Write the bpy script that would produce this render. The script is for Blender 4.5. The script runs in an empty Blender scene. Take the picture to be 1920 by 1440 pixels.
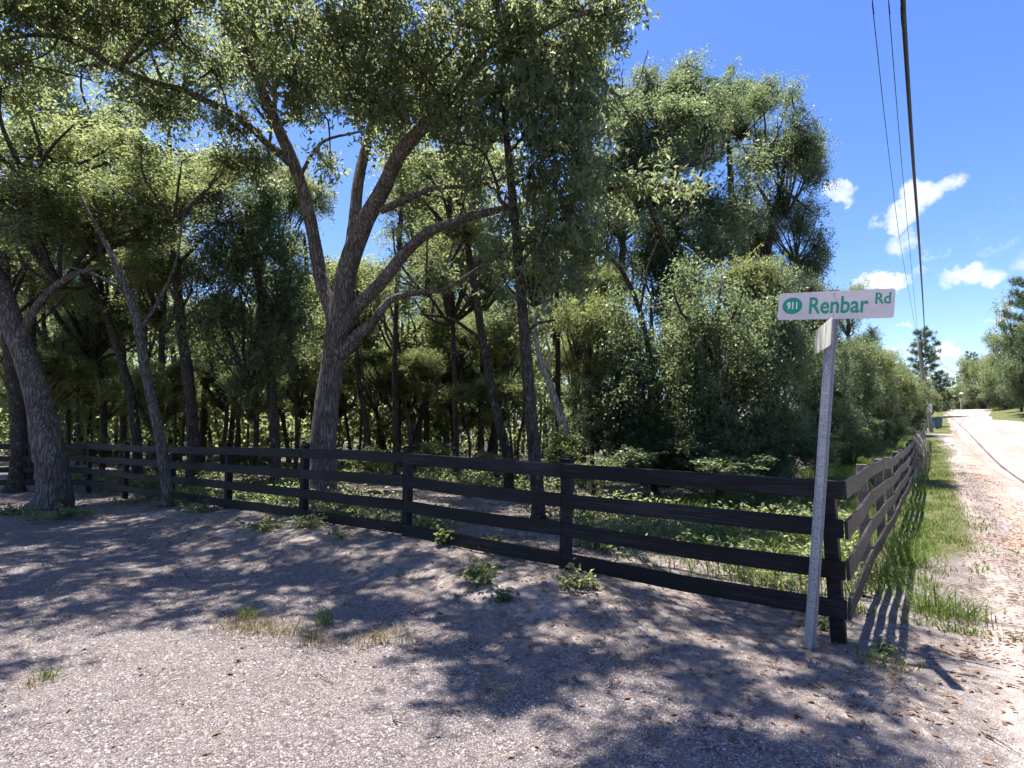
import bpy, bmesh, math, random
import numpy as np
from mathutils import Vector, Matrix, Euler

random.seed(7)
RNG = np.random.default_rng(11)
SC = bpy.context.scene
COL = SC.collection

# ------------------------------------------------------------------ camera
F = 1100.0                       # focal length in pixels of the 1920 px wide photograph
PITCH = math.atan2(80, F)
CAM_H = 1.7
cam_d = bpy.data.cameras.new('camera')
cam = bpy.data.objects.new('camera', cam_d)
COL.objects.link(cam)
cam.location = (0, 0, CAM_H)
cam.rotation_euler = (math.pi / 2 + PITCH, 0, 0)
cam_d.sensor_width = 36
cam_d.lens = F / 1920 * 36
cam_d.clip_start = 0.05
cam_d.clip_end = 6000
SC.camera = cam

# ------------------------------------------------------------------ light
SUN_DIR = Vector((-0.21, 0.17, 1.0)).normalized()      # towards the sun
sun_d = bpy.data.lights.new('sun', 'SUN')
sun_d.energy = 4.2
sun_d.angle = math.radians(0.55)
sun_d.color = (1.0, 0.95, 0.87)
sun = bpy.data.objects.new('sun', sun_d)
COL.objects.link(sun)
sun.rotation_euler = SUN_DIR.to_track_quat('Z', 'Y').to_euler()
sun.location = (-10, 8, 40)

SC.view_settings.view_transform = 'Standard'
SC.view_settings.look = 'None'
SC.view_settings.exposure = 1.7
SC.view_settings.gamma = 1.0
SC.view_settings.use_curve_mapping = False
SC.render.engine = 'CYCLES'
SC.cycles.use_denoising = True
SC.cycles.max_bounces = 5
SC.cycles.diffuse_bounces = 3
SC.cycles.glossy_bounces = 1
SC.cycles.transmission_bounces = 4
SC.cycles.transparent_max_bounces = 4
SC.cycles.use_adaptive_sampling = True
SC.cycles.adaptive_threshold = 0.022
SC.cycles.adaptive_min_samples = 16
SC.cycles.caustics_reflective = False
SC.cycles.caustics_refractive = False


def ray(px, py):
    u = (px - 960) / F
    v = (720 - py) / F
    cp, sp = math.cos(PITCH), math.sin(PITCH)
    return Vector((u, cp - v * sp, sp + v * cp))


def at(px, py, d):
    r = ray(px, py)
    return Vector((0, 0, CAM_H)) + r * (d / r.y)


# ------------------------------------------------------------------ node helpers
class NT:
    def __init__(self, tree):
        self.t = tree
        self.n = tree.nodes
        self.l = tree.links

    def new(self, typ, **kw):
        n = self.n.new(typ)
        for k, v in kw.items():
            setattr(n, k, v)
        return n

    def link(self, a, b):
        self.l.new(a, b)

    def val(self, sock, v):
        if isinstance(v, bpy.types.NodeSocket):
            self.l.new(v, sock)
        else:
            sock.default_value = v

    def math(self, op, a, b=None, c=None, clamp=False):
        n = self.new('ShaderNodeMath', operation=op)
        n.use_clamp = clamp
        self.val(n.inputs[0], a)
        if b is not None:
            self.val(n.inputs[1], b)
        if c is not None:
            self.val(n.inputs[2], c)
        return n.outputs[0]

    def vmath(self, op, a, b=None, out=0):
        n = self.new('ShaderNodeVectorMath', operation=op)
        self.val(n.inputs[0], a)
        if b is not None:
            if op == 'SCALE':
                self.val(n.inputs['Scale'], b)
            else:
                self.val(n.inputs[1], b)
        return n.outputs[out]

    def mix(self, fac, a, b, blend='MIX'):
        n = self.new('ShaderNodeMix', data_type='RGBA', blend_type=blend)
        self.val(n.inputs[0], fac)
        self.val(n.inputs[6], a if isinstance(a, bpy.types.NodeSocket) else (*a[:3], 1))
        self.val(n.inputs[7], b if isinstance(b, bpy.types.NodeSocket) else (*b[:3], 1))
        return n.outputs[2]

    def ramp(self, fac, stops, interp='LINEAR'):
        n = self.new('ShaderNodeValToRGB')
        cr = n.color_ramp
        cr.interpolation = interp
        while len(cr.elements) < len(stops):
            cr.elements.new(0.5)
        for e, (p, c) in zip(cr.elements, stops):
            e.position = p
            e.color = (*c[:3], 1) if not isinstance(c, (int, float)) else (c, c, c, 1)
        self.val(n.inputs[0], fac)
        return n.outputs[0]

    def noise(self, vec=None, scale=5, detail=4, rough=0.55, out='Fac'):
        n = self.new('ShaderNodeTexNoise')
        n.inputs['Scale'].default_value = scale
        n.inputs['Detail'].default_value = detail
        n.inputs['Roughness'].default_value = rough
        if vec is not None:
            self.link(vec, n.inputs['Vector'])
        return n.outputs[out]

    def voronoi(self, vec=None, scale=5, feature='F1', out='Distance', rand=1.0):
        n = self.new('ShaderNodeTexVoronoi', feature=feature)
        n.inputs['Scale'].default_value = scale
        n.inputs['Randomness'].default_value = rand
        if vec is not None:
            self.link(vec, n.inputs['Vector'])
        return n.outputs[out]

    def maprange(self, v, a, b, c=0.0, d=1.0, smooth=True):
        n = self.new('ShaderNodeMapRange')
        n.interpolation_type = 'SMOOTHSTEP' if smooth else 'LINEAR'
        self.val(n.inputs[0], v)
        for i, x in enumerate((a, b, c, d)):
            n.inputs[i + 1].default_value = x
        return n.outputs[0]

    def mapping(self, vec, scale=(1, 1, 1), rot=(0, 0, 0)):
        n = self.new('ShaderNodeMapping')
        n.inputs['Scale'].default_value = scale
        n.inputs['Rotation'].default_value = rot
        self.link(vec, n.inputs['Vector'])
        return n.outputs[0]

    def attr(self, name, out='Fac'):
        n = self.new('ShaderNodeAttribute', attribute_name=name)
        return n.outputs[out]

    def bump(self, height, strength=0.5, dist=0.02):
        n = self.new('ShaderNodeBump')
        n.inputs['Strength'].default_value = strength
        n.inputs['Distance'].default_value = dist
        self.link(height, n.inputs['Height'])
        return n.outputs[0]


def new_mat(name):
    m = bpy.data.materials.new(name)
    m.use_nodes = True
    t = NT(m.node_tree)
    t.n.clear()
    out = t.new('ShaderNodeOutputMaterial')
    return m, t, out


def principled(t, out, color, rough=0.7, spec=0.3, normal=None, metal=0.0):
    p = t.new('ShaderNodeBsdfPrincipled')
    t.val(p.inputs['Base Color'], color if isinstance(color, bpy.types.NodeSocket) else (*color[:3], 1))
    t.val(p.inputs['Roughness'], rough)
    t.val(p.inputs['Specular IOR Level'], spec)
    t.val(p.inputs['Metallic'], metal)
    if normal is not None:
        t.link(normal, p.inputs['Normal'])
    if out is not None:
        t.link(p.outputs[0], out.inputs[0])
    return p


# ------------------------------------------------------------------ world
world = bpy.data.worlds.new('World')
SC.world = world
world.use_nodes = True
t = NT(world.node_tree)
t.n.clear()
wout = t.new('ShaderNodeOutputWorld')
bg = t.new('ShaderNodeBackground')
bg.inputs['Strength'].default_value = 0.074
world.cycles.sampling_method = 'MANUAL'
world.cycles.sample_map_resolution = 128
sky = t.new('ShaderNodeTexSky', sky_type='NISHITA')
sky.sun_disc = False
sky.sun_elevation = math.asin(SUN_DIR.z)
sky.sun_rotation = math.atan2(SUN_DIR.x, SUN_DIR.y)
sky.altitude = 0
sky.air_density = 1.0
sky.dust_density = 0.6
sky.ozone_density = 2.5
tc = t.new('ShaderNodeTexCoord')
dirv = tc.outputs['Generated']
hs = t.new('ShaderNodeHueSaturation')
hs.inputs['Hue'].default_value = 0.515
hs.inputs['Saturation'].default_value = 1.27
hs.inputs['Value'].default_value = 1.06
t.link(sky.outputs[0], hs.inputs['Color'])
nz = t.new('ShaderNodeTexNoise')
nz.inputs['Scale'].default_value = 24
nz.inputs['Detail'].default_value = 7
nz.inputs['Roughness'].default_value = 0.6
t.link(dirv, nz.inputs['Vector'])
off = t.vmath('SCALE', t.vmath('SUBTRACT', nz.outputs['Color'], (0.5, 0.5, 0.5)), 0.09)
dird = t.vmath('ADD', dirv, off)
fluff = t.noise(dirv, 36, 7, 0.68)
# small fair-weather clouds, each at its own bearing in the sky: (px, py, half width, half height, tilt deg, density)
CLOUDS = [(1582, 357, 40, 22, 0, 1.0), (1735, 365, 62, 34, -18, 1.1), (1690, 405, 62, 26, -12, 1.1), (1700, 440, 34, 30, 0, 0.9),
          (1450, 352, 36, 16, 0, 0.9), (1662, 522, 72, 26, -4, 1.3), (1815, 514, 56, 22, -14, 1.05), (1783, 655, 30, 22, -15, 1.2),
          (1865, 588, 26, 15, -12, 1.0), (1700, 608, 18, 9, 0, 0.9), (1858, 420, 16, 60, 22, 0.42), (1900, 458, 50, 14, -15, 0.5),
          (1790, 712, 70, 26, 0, 0.8), (1700, 655, 40, 18, 0, 0.8), (1745, 478, 20, 12, 0, 0.6), (1250, 560, 60, 25, 0, 1.0), (2080, 480, 110, 40, 0, 1.1),
          (2260, 330, 130, 50, -8, 1.1), (420, 380, 90, 40, 5, 1.0), (-150, 300, 160, 60, 0, 1.1), (760, -160, 120, 50, 0, 0.9)]
msum = None
for (px, py, w, h, tilt, dens) in CLOUDS:
    c = ray(px, py).normalized()
    r = Vector((c.y, -c.x, 0)).normalized()
    u = r.cross(c).normalized()
    a = math.radians(-tilt)
    r2 = r * math.cos(a) + u * math.sin(a)
    u2 = -r * math.sin(a) + u * math.cos(a)
    k = F / (ray(px, py).length)
    x = t.vmath('DOT_PRODUCT', dird, tuple(r2 * (k / (w * 0.62))), out=1)
    y = t.vmath('DOT_PRODUCT', dird, tuple(u2 * (k / (h * 0.62))), out=1)
    d2 = t.math('ADD', t.math('MULTIPLY', x, x), t.math('MULTIPLY', y, y))
    front = t.math('GREATER_THAN', t.vmath('DOT_PRODUCT', dirv, tuple(c), out=1), 0.3)
    m = t.math('MULTIPLY', t.math('MULTIPLY', t.maprange(d2, 1.7, 0.0), dens), front)
    msum = m if msum is None else t.math('MAXIMUM', msum, m)
# the same kind of small clouds all over the half of the sky behind the camera
bsel = t.maprange(t.vmath('DOT_PRODUCT', dirv, (0, -1, 0), out=1), 0.05, 0.35)
bn = t.maprange(t.noise(dirv, 5.0, 5, 0.5), 0.58, 0.72)
msum = t.math('MAXIMUM', msum, t.math('MULTIPLY', bn, bsel))
mask = t.maprange(t.math('SUBTRACT', msum, t.math('MULTIPLY', fluff, 1.4)), -0.36, 0.72)
cl_col = t.mix(t.maprange(fluff, 0.3, 0.7), (4.6, 4.75, 5.1), (5.6, 5.65, 5.7))
colr = t.mix(mask, hs.outputs[0], cl_col)
t.link(colr, bg.inputs['Color'])
t.link(bg.outputs[0], wout.inputs[0])


# ------------------------------------------------------------------ tagging helpers
def tag(o, label, cat, group=None, kind=None):
    o['label'] = label
    o['category'] = cat
    if group:
        o['group'] = group
    if kind:
        o['kind'] = kind
    return o


def empty(name, loc=(0, 0, 0)):
    o = bpy.data.objects.new(name, None)
    o.empty_display_size = 0.2
    o.location = loc
    COL.objects.link(o)
    return o


def link_obj(name, me, mat=None, parent=None):
    o = bpy.data.objects.new(name, me)
    COL.objects.link(o)
    if mat is not None and not me.materials:
        me.materials.append(mat)
    if parent is not None:
        o.parent = parent
        o.location = -Vector(parent.location)
    return o


def np_mesh(name, V, Fc, smooth=False, rnd=None, attrs=None):
    V = np.ascontiguousarray(V, dtype=np.float32)
    Fc = np.ascontiguousarray(Fc, dtype=np.int32)
    me = bpy.data.meshes.new(name)
    n, (m, k) = len(V), Fc.shape
    me.vertices.add(n)
    me.vertices.foreach_set('co', V.ravel())
    me.loops.add(m * k)
    me.loops.foreach_set('vertex_index', Fc.ravel())
    me.polygons.add(m)
    me.polygons.foreach_set('loop_start', np.arange(0, m * k, k, dtype=np.int32))
    me.update(calc_edges=True)
    if smooth:
        me.polygons.foreach_set('use_smooth', np.ones(m, dtype=bool))
    if rnd is not None:
        a = me.attributes.new('rnd', 'FLOAT', 'POINT')
        a.data.foreach_set('value', np.ascontiguousarray(rnd, dtype=np.float32))
    for k_, v_ in (attrs or {}).items():
        a = me.attributes.new(k_, 'FLOAT', 'POINT')
        a.data.foreach_set('value', np.ascontiguousarray(v_, dtype=np.float32))
    return me


def vnoise(x, y, seed=0):
    """cheap smooth value noise in 2-D, -1..1"""
    xi, yi = np.floor(x).astype(int), np.floor(y).astype(int)
    xf, yf = x - xi, y - yi

    def h(i, j):
        v = np.sin(i * 127.1 + j * 311.7 + seed * 74.7) * 43758.5453
        return (v - np.floor(v)) * 2 - 1
    u, v = xf * xf * (3 - 2 * xf), yf * yf * (3 - 2 * yf)
    return (h(xi, yi) * (1 - u) + h(xi + 1, yi) * u) * (1 - v) + (h(xi, yi + 1) * (1 - u) + h(xi + 1, yi + 1) * u) * v


def fbm(x, y, seed=0, o=3):
    s, a = 0, 1.0
    for i in range(o):
        s = s + a * vnoise(x * 2 ** i, y * 2 ** i, seed + i)
        a *= 0.5
    return s


# ------------------------------------------------------------------ lie of the land
C0 = np.array([2.6, 4.8])                    # fence corner
D = np.array([0.585, 0.811]); D = D / np.linalg.norm(D)      # along the road
R = np.array([D[1], -D[0]])                  # to the right of the road fence
L = np.array([-0.79, 0.613]); L = L / np.linalg.norm(L)      # along the left fence
LN = np.array([-L[1], L[0]])                 # from the left fence towards the camera side


def ab(x, y):
    return (x - C0[0]) * D[0] + (y - C0[1]) * D[1], (x - C0[0]) * R[0] + (y - C0[1]) * R[1]


def lf(x, y):
    return (x - C0[0]) * L[0] + (y - C0[1]) * L[1], (x - C0[0]) * LN[0] + (y - C0[1]) * LN[1]


def sstep(x, a, b):
    t_ = np.clip((x - a) / (b - a), 0, 1)
    return t_ * t_ * (3 - 2 * t_)


def gz(x, y):
    x = np.asarray(x, float); y = np.asarray(y, float)
    a, b = ab(x, y)
    s = np.maximum(0, a - 21)
    rise = 0.057 * (np.sqrt(s * s + 18 ** 2) - 18)
    over = np.maximum(0, a - 108)
    rise = rise - 0.0011 * np.minimum(over, 60) ** 2
    z = rise * (0.45 + 0.55 * sstep(b, -40, -6))
    z = z - 0.10 * np.exp(-((a - 10) / 5) ** 2) * sstep(b, -4, -1)          # dip along the road fence
    la, lb = lf(x, y)
    z = z + 0.17 * np.exp(-(lb / 1.1) ** 2) * sstep(la, 0.6, 2.6) * (1 - sstep(la, 8, 16))   # low bank under the left fence
    z = z + 0.09 * sstep(la, 1, 5) * (1 - sstep(la, 9, 18)) * sstep(-lb, -2.5, 0.5) * (1 - sstep(-lb, 6, 14))
    z = z + 0.9 * sstep(b, 8.0, 13) * sstep(a, 30, 90)                     # bank on the far side of the road
    near = np.exp(-((x - 2) ** 2 + (y - 6) ** 2) / 26 ** 2)
    z = z + near * (0.022 * fbm(x * 0.9, y * 0.9, 3) + 0.006 * fbm(x * 5, y * 5, 9))
    return z


def g(x, y):
    return float(gz(x, y))


def ground_px(px, py):
    r = ray(px, py)
    d = 8.0
    for _ in range(40):
        p = at(px, py, d)
        zz = g(p.x, p.y)
        k = r.z / r.y
        nd = (zz - CAM_H) / k if abs(k) > 1e-4 else d
        d = 0.5 * d + 0.5 * max(1, min(nd, 200))
    p = at(px, py, d)
    return Vector((p.x, p.y, g(p.x, p.y)))


# ------------------------------------------------------------------ materials
def leaf_mat(name, dark, mid, light, trans, tr_fac=0.42, rough=0.42, spec=0.5, hue_obj=0.22):
    def mute(c, k):
        l_ = 0.3 * c[0] + 0.6 * c[1] + 0.1 * c[2]
        return tuple(l_ + (v - l_) * k for v in c)
    if name.startswith('leaf'):
        dark, mid, light, trans = (mute(c, 0.86) for c in (dark, mid, light, trans))
    m, t, out = new_mat(name)
    r = t.attr('rnd')
    col = t.ramp(r, [(0.0, dark), (0.55, mid), (1.0, light)])
    oi = t.new('ShaderNodeObjectInfo')
    hsv = t.new('ShaderNodeHueSaturation')
    t.link(t.maprange(oi.outputs['Random'], 0, 1, 1 - hue_obj, 1 + hue_obj, False), hsv.inputs['Value'])
    t.link(t.maprange(oi.outputs['Random'], 0, 1, 0.518, 0.488, False), hsv.inputs['Hue'])
    t.link(col, hsv.inputs['Color'])
    p = principled(t, None, hsv.outputs[0], rough, spec)
    tr = t.new('ShaderNodeBsdfTranslucent')
    tcol = t.mix(t.maprange(r, 0, 1, 0.0, 0.35, False), trans, light)
    t.link(t.mix(0.35, tcol, hsv.outputs[0]), tr.inputs['Color'])
    mx = t.new('ShaderNodeMixShader')
    mx.inputs[0].default_value = tr_fac
    t.link(p.outputs[0], mx.inputs[1])
    t.link(tr.outputs[0], mx.inputs[2])
    t.link(mx.outputs[0], out.inputs[0])
    return m


M = {}
M['leaf_oak'] = leaf_mat('leaf_oak', (0.050, 0.073, 0.038), (0.085, 0.115, 0.055), (0.175, 0.20, 0.10), (0.50, 0.58, 0.20), 0.58, 0.42, 0.5)
M['leaf_wood'] = leaf_mat('leaf_wood', (0.050, 0.075, 0.036), (0.088, 0.120, 0.052), (0.18, 0.205, 0.09), (0.52, 0.61, 0.18), 0.60, 0.43, 0.5)
M['leaf_dense'] = leaf_mat('leaf_dense', (0.040, 0.067, 0.037), (0.068, 0.102, 0.051), (0.15, 0.18, 0.09), (0.38, 0.49, 0.16), 0.52, 0.40, 0.55)
M['leaf_bright'] = leaf_mat('leaf_bright', (0.07, 0.10, 0.03), (0.12, 0.155, 0.045), (0.20, 0.215, 0.07), (0.48, 0.56, 0.13), 0.5, 0.42)
M['needle'] = leaf_mat('needle', (0.045, 0.075, 0.042), (0.070, 0.11, 0.055), (0.11, 0.15, 0.065), (0.18, 0.25, 0.08), 0.3, 0.5)
M['grass'] = leaf_mat('grass', (0.07, 0.11, 0.02), (0.11, 0.165, 0.03), (0.24, 0.23, 0.08), (0.26, 0.36, 0.05), 0.38, 0.5, 0.3)
M['dry_grass'] = leaf_mat('dry_grass', (0.16, 0.11, 0.05), (0.27, 0.2, 0.10), (0.36, 0.29, 0.16), (0.35, 0.28, 0.14), 0.3, 0.6, 0.2)
M['litter'] = leaf_mat('litter', (0.10, 0.045, 0.028), (0.19, 0.105, 0.065), (0.33, 0.25, 0.18), (0.25, 0.14, 0.07), 0.12, 0.6, 0.25)


def bark_mat(name, c1, c2, c3, scale=1.0, moss=0.0):
    m, t, out = new_mat(name)
    tc = t.new('ShaderNodeTexCoord')
    v = t.mapping(tc.outputs['Object'], (scale, scale, scale * 0.15))
    warp = t.vmath('ADD', v, t.vmath('SCALE', t.noise(v, 9, 4, out='Color'), 0.16))
    cr = t.voronoi(warp, 19, 'DISTANCE_TO_EDGE')
    fis = t.maprange(cr, 0.0, 0.16)
    nf = t.noise(tc.outputs['Object'], 60, 5, 0.65)
    nl = t.noise(tc.outputs['Object'], 2.2, 3, 0.6)
    base = t.mix(t.maprange(nl, 0.35, 0.65), c1, c2)
    base = t.mix(t.maprange(nf, 0.52, 0.75), base, c3)
    base = t.mix(t.math('MULTIPLY', t.math('SUBTRACT', 1.0, fis), 0.65), base, tuple(x * 0.35 for x in c1))
    # lichen patches
    li = t.maprange(t.noise(tc.outputs['Object'], 7, 4, 0.6), 0.60, 0.68)
    base = t.mix(t.math('MULTIPLY', li, 0.45), base, (0.30, 0.31, 0.27))
    h = t.math('ADD', t.math('MULTIPLY', fis, 1.0), t.math('MULTIPLY', nf, 0.5))
    principled(t, out, base, 0.9, 0.15, t.bump(h, 1.0, 0.035))
    return m


M['bark_oak'] = bark_mat('bark_oak', (0.14, 0.112, 0.100), (0.20, 0.168, 0.15), (0.28, 0.25, 0.23), 1.0)
M['bark_dark'] = bark_mat('bark_dark', (0.075, 0.060, 0.050), (0.11, 0.09, 0.075), (0.17, 0.145, 0.125), 1.6)
M['bark_grey'] = bark_mat('bark_grey', (0.13, 0.115, 0.10), (0.18, 0.16, 0.145), (0.27, 0.25, 0.23), 1.6)
M['bark_pale'] = bark_mat('bark_pale', (0.36, 0.32, 0.28), (0.46, 0.43, 0.38), (0.56, 0.53, 0.48), 1.2)
M['twig'] = bark_mat('twig', (0.10, 0.085, 0.075), (0.14, 0.12, 0.105), (0.2, 0.18, 0.16), 2.0)


def paint_wood(name, c1, c2, wear_highlight, wear_highlight_amt):
    m, t, out = new_mat(name)
    tc = t.new('ShaderNodeTexCoord')
    oi = t.new('ShaderNodeObjectInfo')
    shift = t.vmath('SCALE', oi.outputs['Location'], 3.7)
    co = t.vmath('ADD', tc.outputs['Object'], shift)
    v = t.mapping(co, (1.6, 22, 22))
    grain = t.noise(v, 4, 5, 0.6)
    big = t.noise(co, 1.8, 4, 0.6)
    base = t.mix(t.maprange(grain, 0.35, 0.7), c1, c2)
    wm = t.math('MULTIPLY', t.maprange(t.math('ADD', t.math('MULTIPLY', grain, 0.7), t.math('MULTIPLY', big, 0.5)), 0.585, 0.74), wear_highlight_amt)
    base = t.mix(wm, base, wear_highlight)
    val = t.maprange(oi.outputs['Random'], 0, 1, 0.8, 1.2, False)
    base = t.vmath('SCALE', base, val)
    principled(t, out, base, t.maprange(grain, 0.3, 0.7, 0.5, 0.75), 0.22, t.bump(grain, 0.35, 0.006))
    return m


M['black_paint'] = paint_wood('black_paint', (0.004, 0.004, 0.0052), (0.0075, 0.0075, 0.0095), (0.036, 0.035, 0.040), 0.65)  # pale streaks mix weathering with sun highlights put into the colour
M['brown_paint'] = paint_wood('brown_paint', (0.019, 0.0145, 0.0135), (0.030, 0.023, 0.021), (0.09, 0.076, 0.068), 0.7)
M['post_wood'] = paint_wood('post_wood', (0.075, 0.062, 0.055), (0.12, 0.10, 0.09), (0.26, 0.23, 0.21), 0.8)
M['grey_wood'] = paint_wood('grey_wood', (0.20, 0.175, 0.155), (0.30, 0.27, 0.24), (0.42, 0.39, 0.36), 0.8)


def metal_mat(name, c1, c2, rough=0.45, metal=0.75, sc=60):
    m, t, out = new_mat(name)
    tc = t.new('ShaderNodeTexCoord')
    v = t.voronoi(tc.outputs['Object'], sc, 'F1', 'Color')
    sep = t.new('ShaderNodeSeparateColor')
    t.link(v, sep.inputs[0])
    n = t.noise(tc.outputs['Object'], 12, 5, 0.65)
    f = t.math('ADD', t.math('MULTIPLY', sep.outputs[0], 0.55), t.math('MULTIPLY', n, 0.5))
    base = t.mix(t.maprange(f, 0.2, 0.85), c1, c2)
    principled(t, out, base, rough, 0.5, t.bump(n, 0.15, 0.002), metal)
    return m


M['galv'] = metal_mat('galvanised', (0.20, 0.20, 0.22), (0.33, 0.33, 0.355), 0.55, 0.4, 110)
M['bolt'] = metal_mat('bolt', (0.5, 0.48, 0.46), (0.7, 0.68, 0.66), 0.35, 0.8)


def plain_mat(name, col, rough=0.5, spec=0.4, var=0.12, sc=20, metal=0.0):
    m, t, out = new_mat(name)
    tc = t.new('ShaderNodeTexCoord')
    n = t.noise(tc.outputs['Object'], sc, 5, 0.6)
    base = t.mix(t.maprange(n, 0.3, 0.7), tuple(c * (1 - var) for c in col), tuple(min(1, c * (1 + var)) for c in col))
    principled(t, out, base, t.maprange(n, 0.3, 0.7, rough - 0.06, rough + 0.08), spec, None, metal)
    return m


M['sign_face'] = plain_mat('sign_face', (0.60, 0.54, 0.535), 0.5, 0.3, 0.05, 9)
M['sign_old'] = None
M['sign_green'] = plain_mat('sign_green', (0.015, 0.25, 0.155), 0.45, 0.4, 0.1, 30)
M['sign_white'] = plain_mat('sign_white', (0.78, 0.78, 0.76), 0.45, 0.4, 0.03, 30)
M['cable'] = plain_mat('cable', (0.016, 0.016, 0.02), 0.55, 0.3, 0.2, 10)
M['bin'] = plain_mat('bin_plastic', (0.028, 0.085, 0.105), 0.45, 0.4, 0.15, 8)
M['rubber'] = plain_mat('rubber', (0.02, 0.02, 0.02), 0.7, 0.3, 0.1, 20)
M['pole_wood'] = paint_wood('pole_wood', (0.20, 0.17, 0.145), (0.28, 0.245, 0.21), (0.36, 0.33, 0.3), 0.6)
M['lamp_white'] = plain_mat('lamp_white', (0.7, 0.7, 0.7), 0.4, 0.4, 0.05, 8)
m, t, out = new_mat('sign_old')
tc = t.new('ShaderNodeTexCoord')
streak = t.noise(t.mapping(tc.outputs['Object'], (40, 40, 2.5)), 1.0, 5, 0.6)
blot = t.noise(tc.outputs['Object'], 16, 5, 0.65)
c = t.mix(t.maprange(streak, 0.38, 0.62), (0.36, 0.37, 0.31), (0.62, 0.60, 0.55))
c = t.mix(t.math('MULTIPLY', t.maprange(blot, 0.55, 0.65), 0.5), c, (0.20, 0.27, 0.20))
principled(t, out, c, 0.55, 0.35)
M['sign_old'] = m

# ground: gravel, sand, leaf litter and soil told apart by where they lie
m, t, out = new_mat('ground_mix')
geo = t.new('ShaderNodeNewGeometry')
pos = geo.outputs['Position']
n_big = t.noise(pos, 0.7, 5, 0.6)
n_med = t.noise(pos, 5, 5, 0.65)
n_fine = t.noise(pos, 55, 4, 0.7)
vst = t.voronoi(pos, 62, 'F1', 'Color')
vd = t.voronoi(pos, 62, 'DISTANCE_TO_EDGE', 'Distance')
vst2 = t.voronoi(pos, 135, 'F1', 'Color')
sepc = t.new('ShaderNodeSeparateColor'); t.link(vst, sepc.inputs[0])
sepc2 = t.new('ShaderNodeSeparateColor'); t.link(vst2, sepc2.inputs[0])
grav = t.ramp(sepc.outputs[0], [(0, (0.075, 0.064, 0.060)), (0.4, (0.155, 0.130, 0.127)), (0.75, (0.24, 0.205, 0.198)), (1, (0.38, 0.335, 0.325))])
grav2 = t.ramp(sepc2.outputs[1], [(0, (0.09, 0.08, 0.078)), (0.5, (0.18, 0.152, 0.147)), (1, (0.36, 0.315, 0.305))])
grav = t.mix(t.maprange(n_med, 0.45, 0.6), grav, grav2)
gap = t.maprange(vd, 0.0, 0.09)
grav = t.mix(t.math('MULTIPLY', t.math('SUBTRACT', 1.0, gap), 0.65), grav, (0.085, 0.068, 0.06))
sand = t.mix(t.maprange(n_med, 0.35, 0.65), (0.32, 0.262, 0.236), (0.42, 0.36, 0.33))
sand = t.mix(t.math('MULTIPLY', t.maprange(n_fine, 0.5, 0.7), 0.35), sand, (0.36, 0.29, 0.25))
vl = t.voronoi(t.mapping(pos, (30, 17, 20), (0, 0, 0.6)), 1.0, 'F1', 'Color')
sepl = t.new('ShaderNodeSeparateColor'); t.link(vl, sepl.inputs[0])
lit = t.ramp(sepl.outputs[0], [(0, (0.085, 0.065, 0.057)), (0.45, (0.175, 0.132, 0.115)), (0.8, (0.27, 0.22, 0.195)), (1, (0.42, 0.37, 0.335))])
soil = t.mix(t.maprange(n_med, 0.35, 0.65), (0.155, 0.135, 0.125), (0.25, 0.222, 0.208))
lit = t.mix(t.maprange(n_fine, 0.42, 0.62), soil, lit)
turf = t.mix(t.maprange(n_med, 0.35, 0.65), (0.075, 0.095, 0.028), (0.15, 0.15, 0.06))


def jit(name):
    v = t.math('ADD', t.attr(name), t.math('MULTIPLY', t.math('SUBTRACT', n_med, 0.5), 0.55))
    v = t.math('ADD', v, t.math('MULTIPLY', t.math('SUBTRACT', n_fine, 0.5), 0.35))
    return t.maprange(v, 0.32, 0.68)


n_rut = t.noise(t.mapping(pos, (0.55, 1.5, 1), (0, 0, 0.45)), 1.0, 4, 0.55)
grav = t.mix(t.math('MULTIPLY', t.maprange(n_rut, 0.48, 0.66), 0.5), grav, t.mix(0.55, grav, (0.16, 0.125, 0.105)))
col = t.mix(jit('m_grav'), lit, grav)
col = t.mix(jit('m_sand'), col, sand)
col = t.mix(jit('m_turf'), col, turf)
col = t.mix(jit('m_lit'), col, lit)
col = t.mix(t.math('MULTIPLY', t.maprange(n_big, 0.5, 0.75), 0.25), col, t.mix(0.5, col, (0.3, 0.22, 0.18)))
hh = t.math('ADD', t.math('MULTIPLY', gap, 0.7), t.math('ADD', t.math('MULTIPLY', n_fine, 0.6), t.math('MULTIPLY', sepc.outputs[1], 0.5)))
principled(t, out, col, 0.92, 0.2, t.bump(hh, 0.75, 0.02))
M['ground'] = m

m, t, out = new_mat('road_sand')
geo = t.new('ShaderNodeNewGeometry')
pos = geo.outputs['Position']
rotp = t.mapping(pos, (1, 1, 1), (0, 0, -math.atan2(D[0], D[1]) * -1))
track = t.noise(t.mapping(rotp, (1.4, 0.09, 1)), 1.0, 5, 0.6)
n1 = t.noise(pos, 2.2, 6, 0.65)
n2 = t.noise(pos, 40, 5, 0.7)
c = t.mix(t.maprange(track, 0.38, 0.62), (0.285, 0.218, 0.188), (0.42, 0.355, 0.318))
c = t.mix(t.math('MULTIPLY', t.maprange(n1, 0.47, 0.66), 0.65), c, (0.215, 0.148, 0.12))
c = t.mix(t.math('MULTIPLY', t.maprange(n2, 0.5, 0.72), 0.4), c, (0.36, 0.29, 0.25))
edge = t.attr('m_edge')
eg = t.maprange(t.math('ADD', edge, t.math('MULTIPLY', t.math('SUBTRACT', n1, 0.5), 0.9)), 0.35, 0.7)
c = t.mix(t.math('MULTIPLY', eg, 0.6), c, (0.26, 0.17, 0.125))
principled(t, out, c, 0.95, 0.15, t.bump(t.math('ADD', n2, t.math('MULTIPLY', track, 2.0)), 0.5, 0.02))
M['road'] = m

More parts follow.
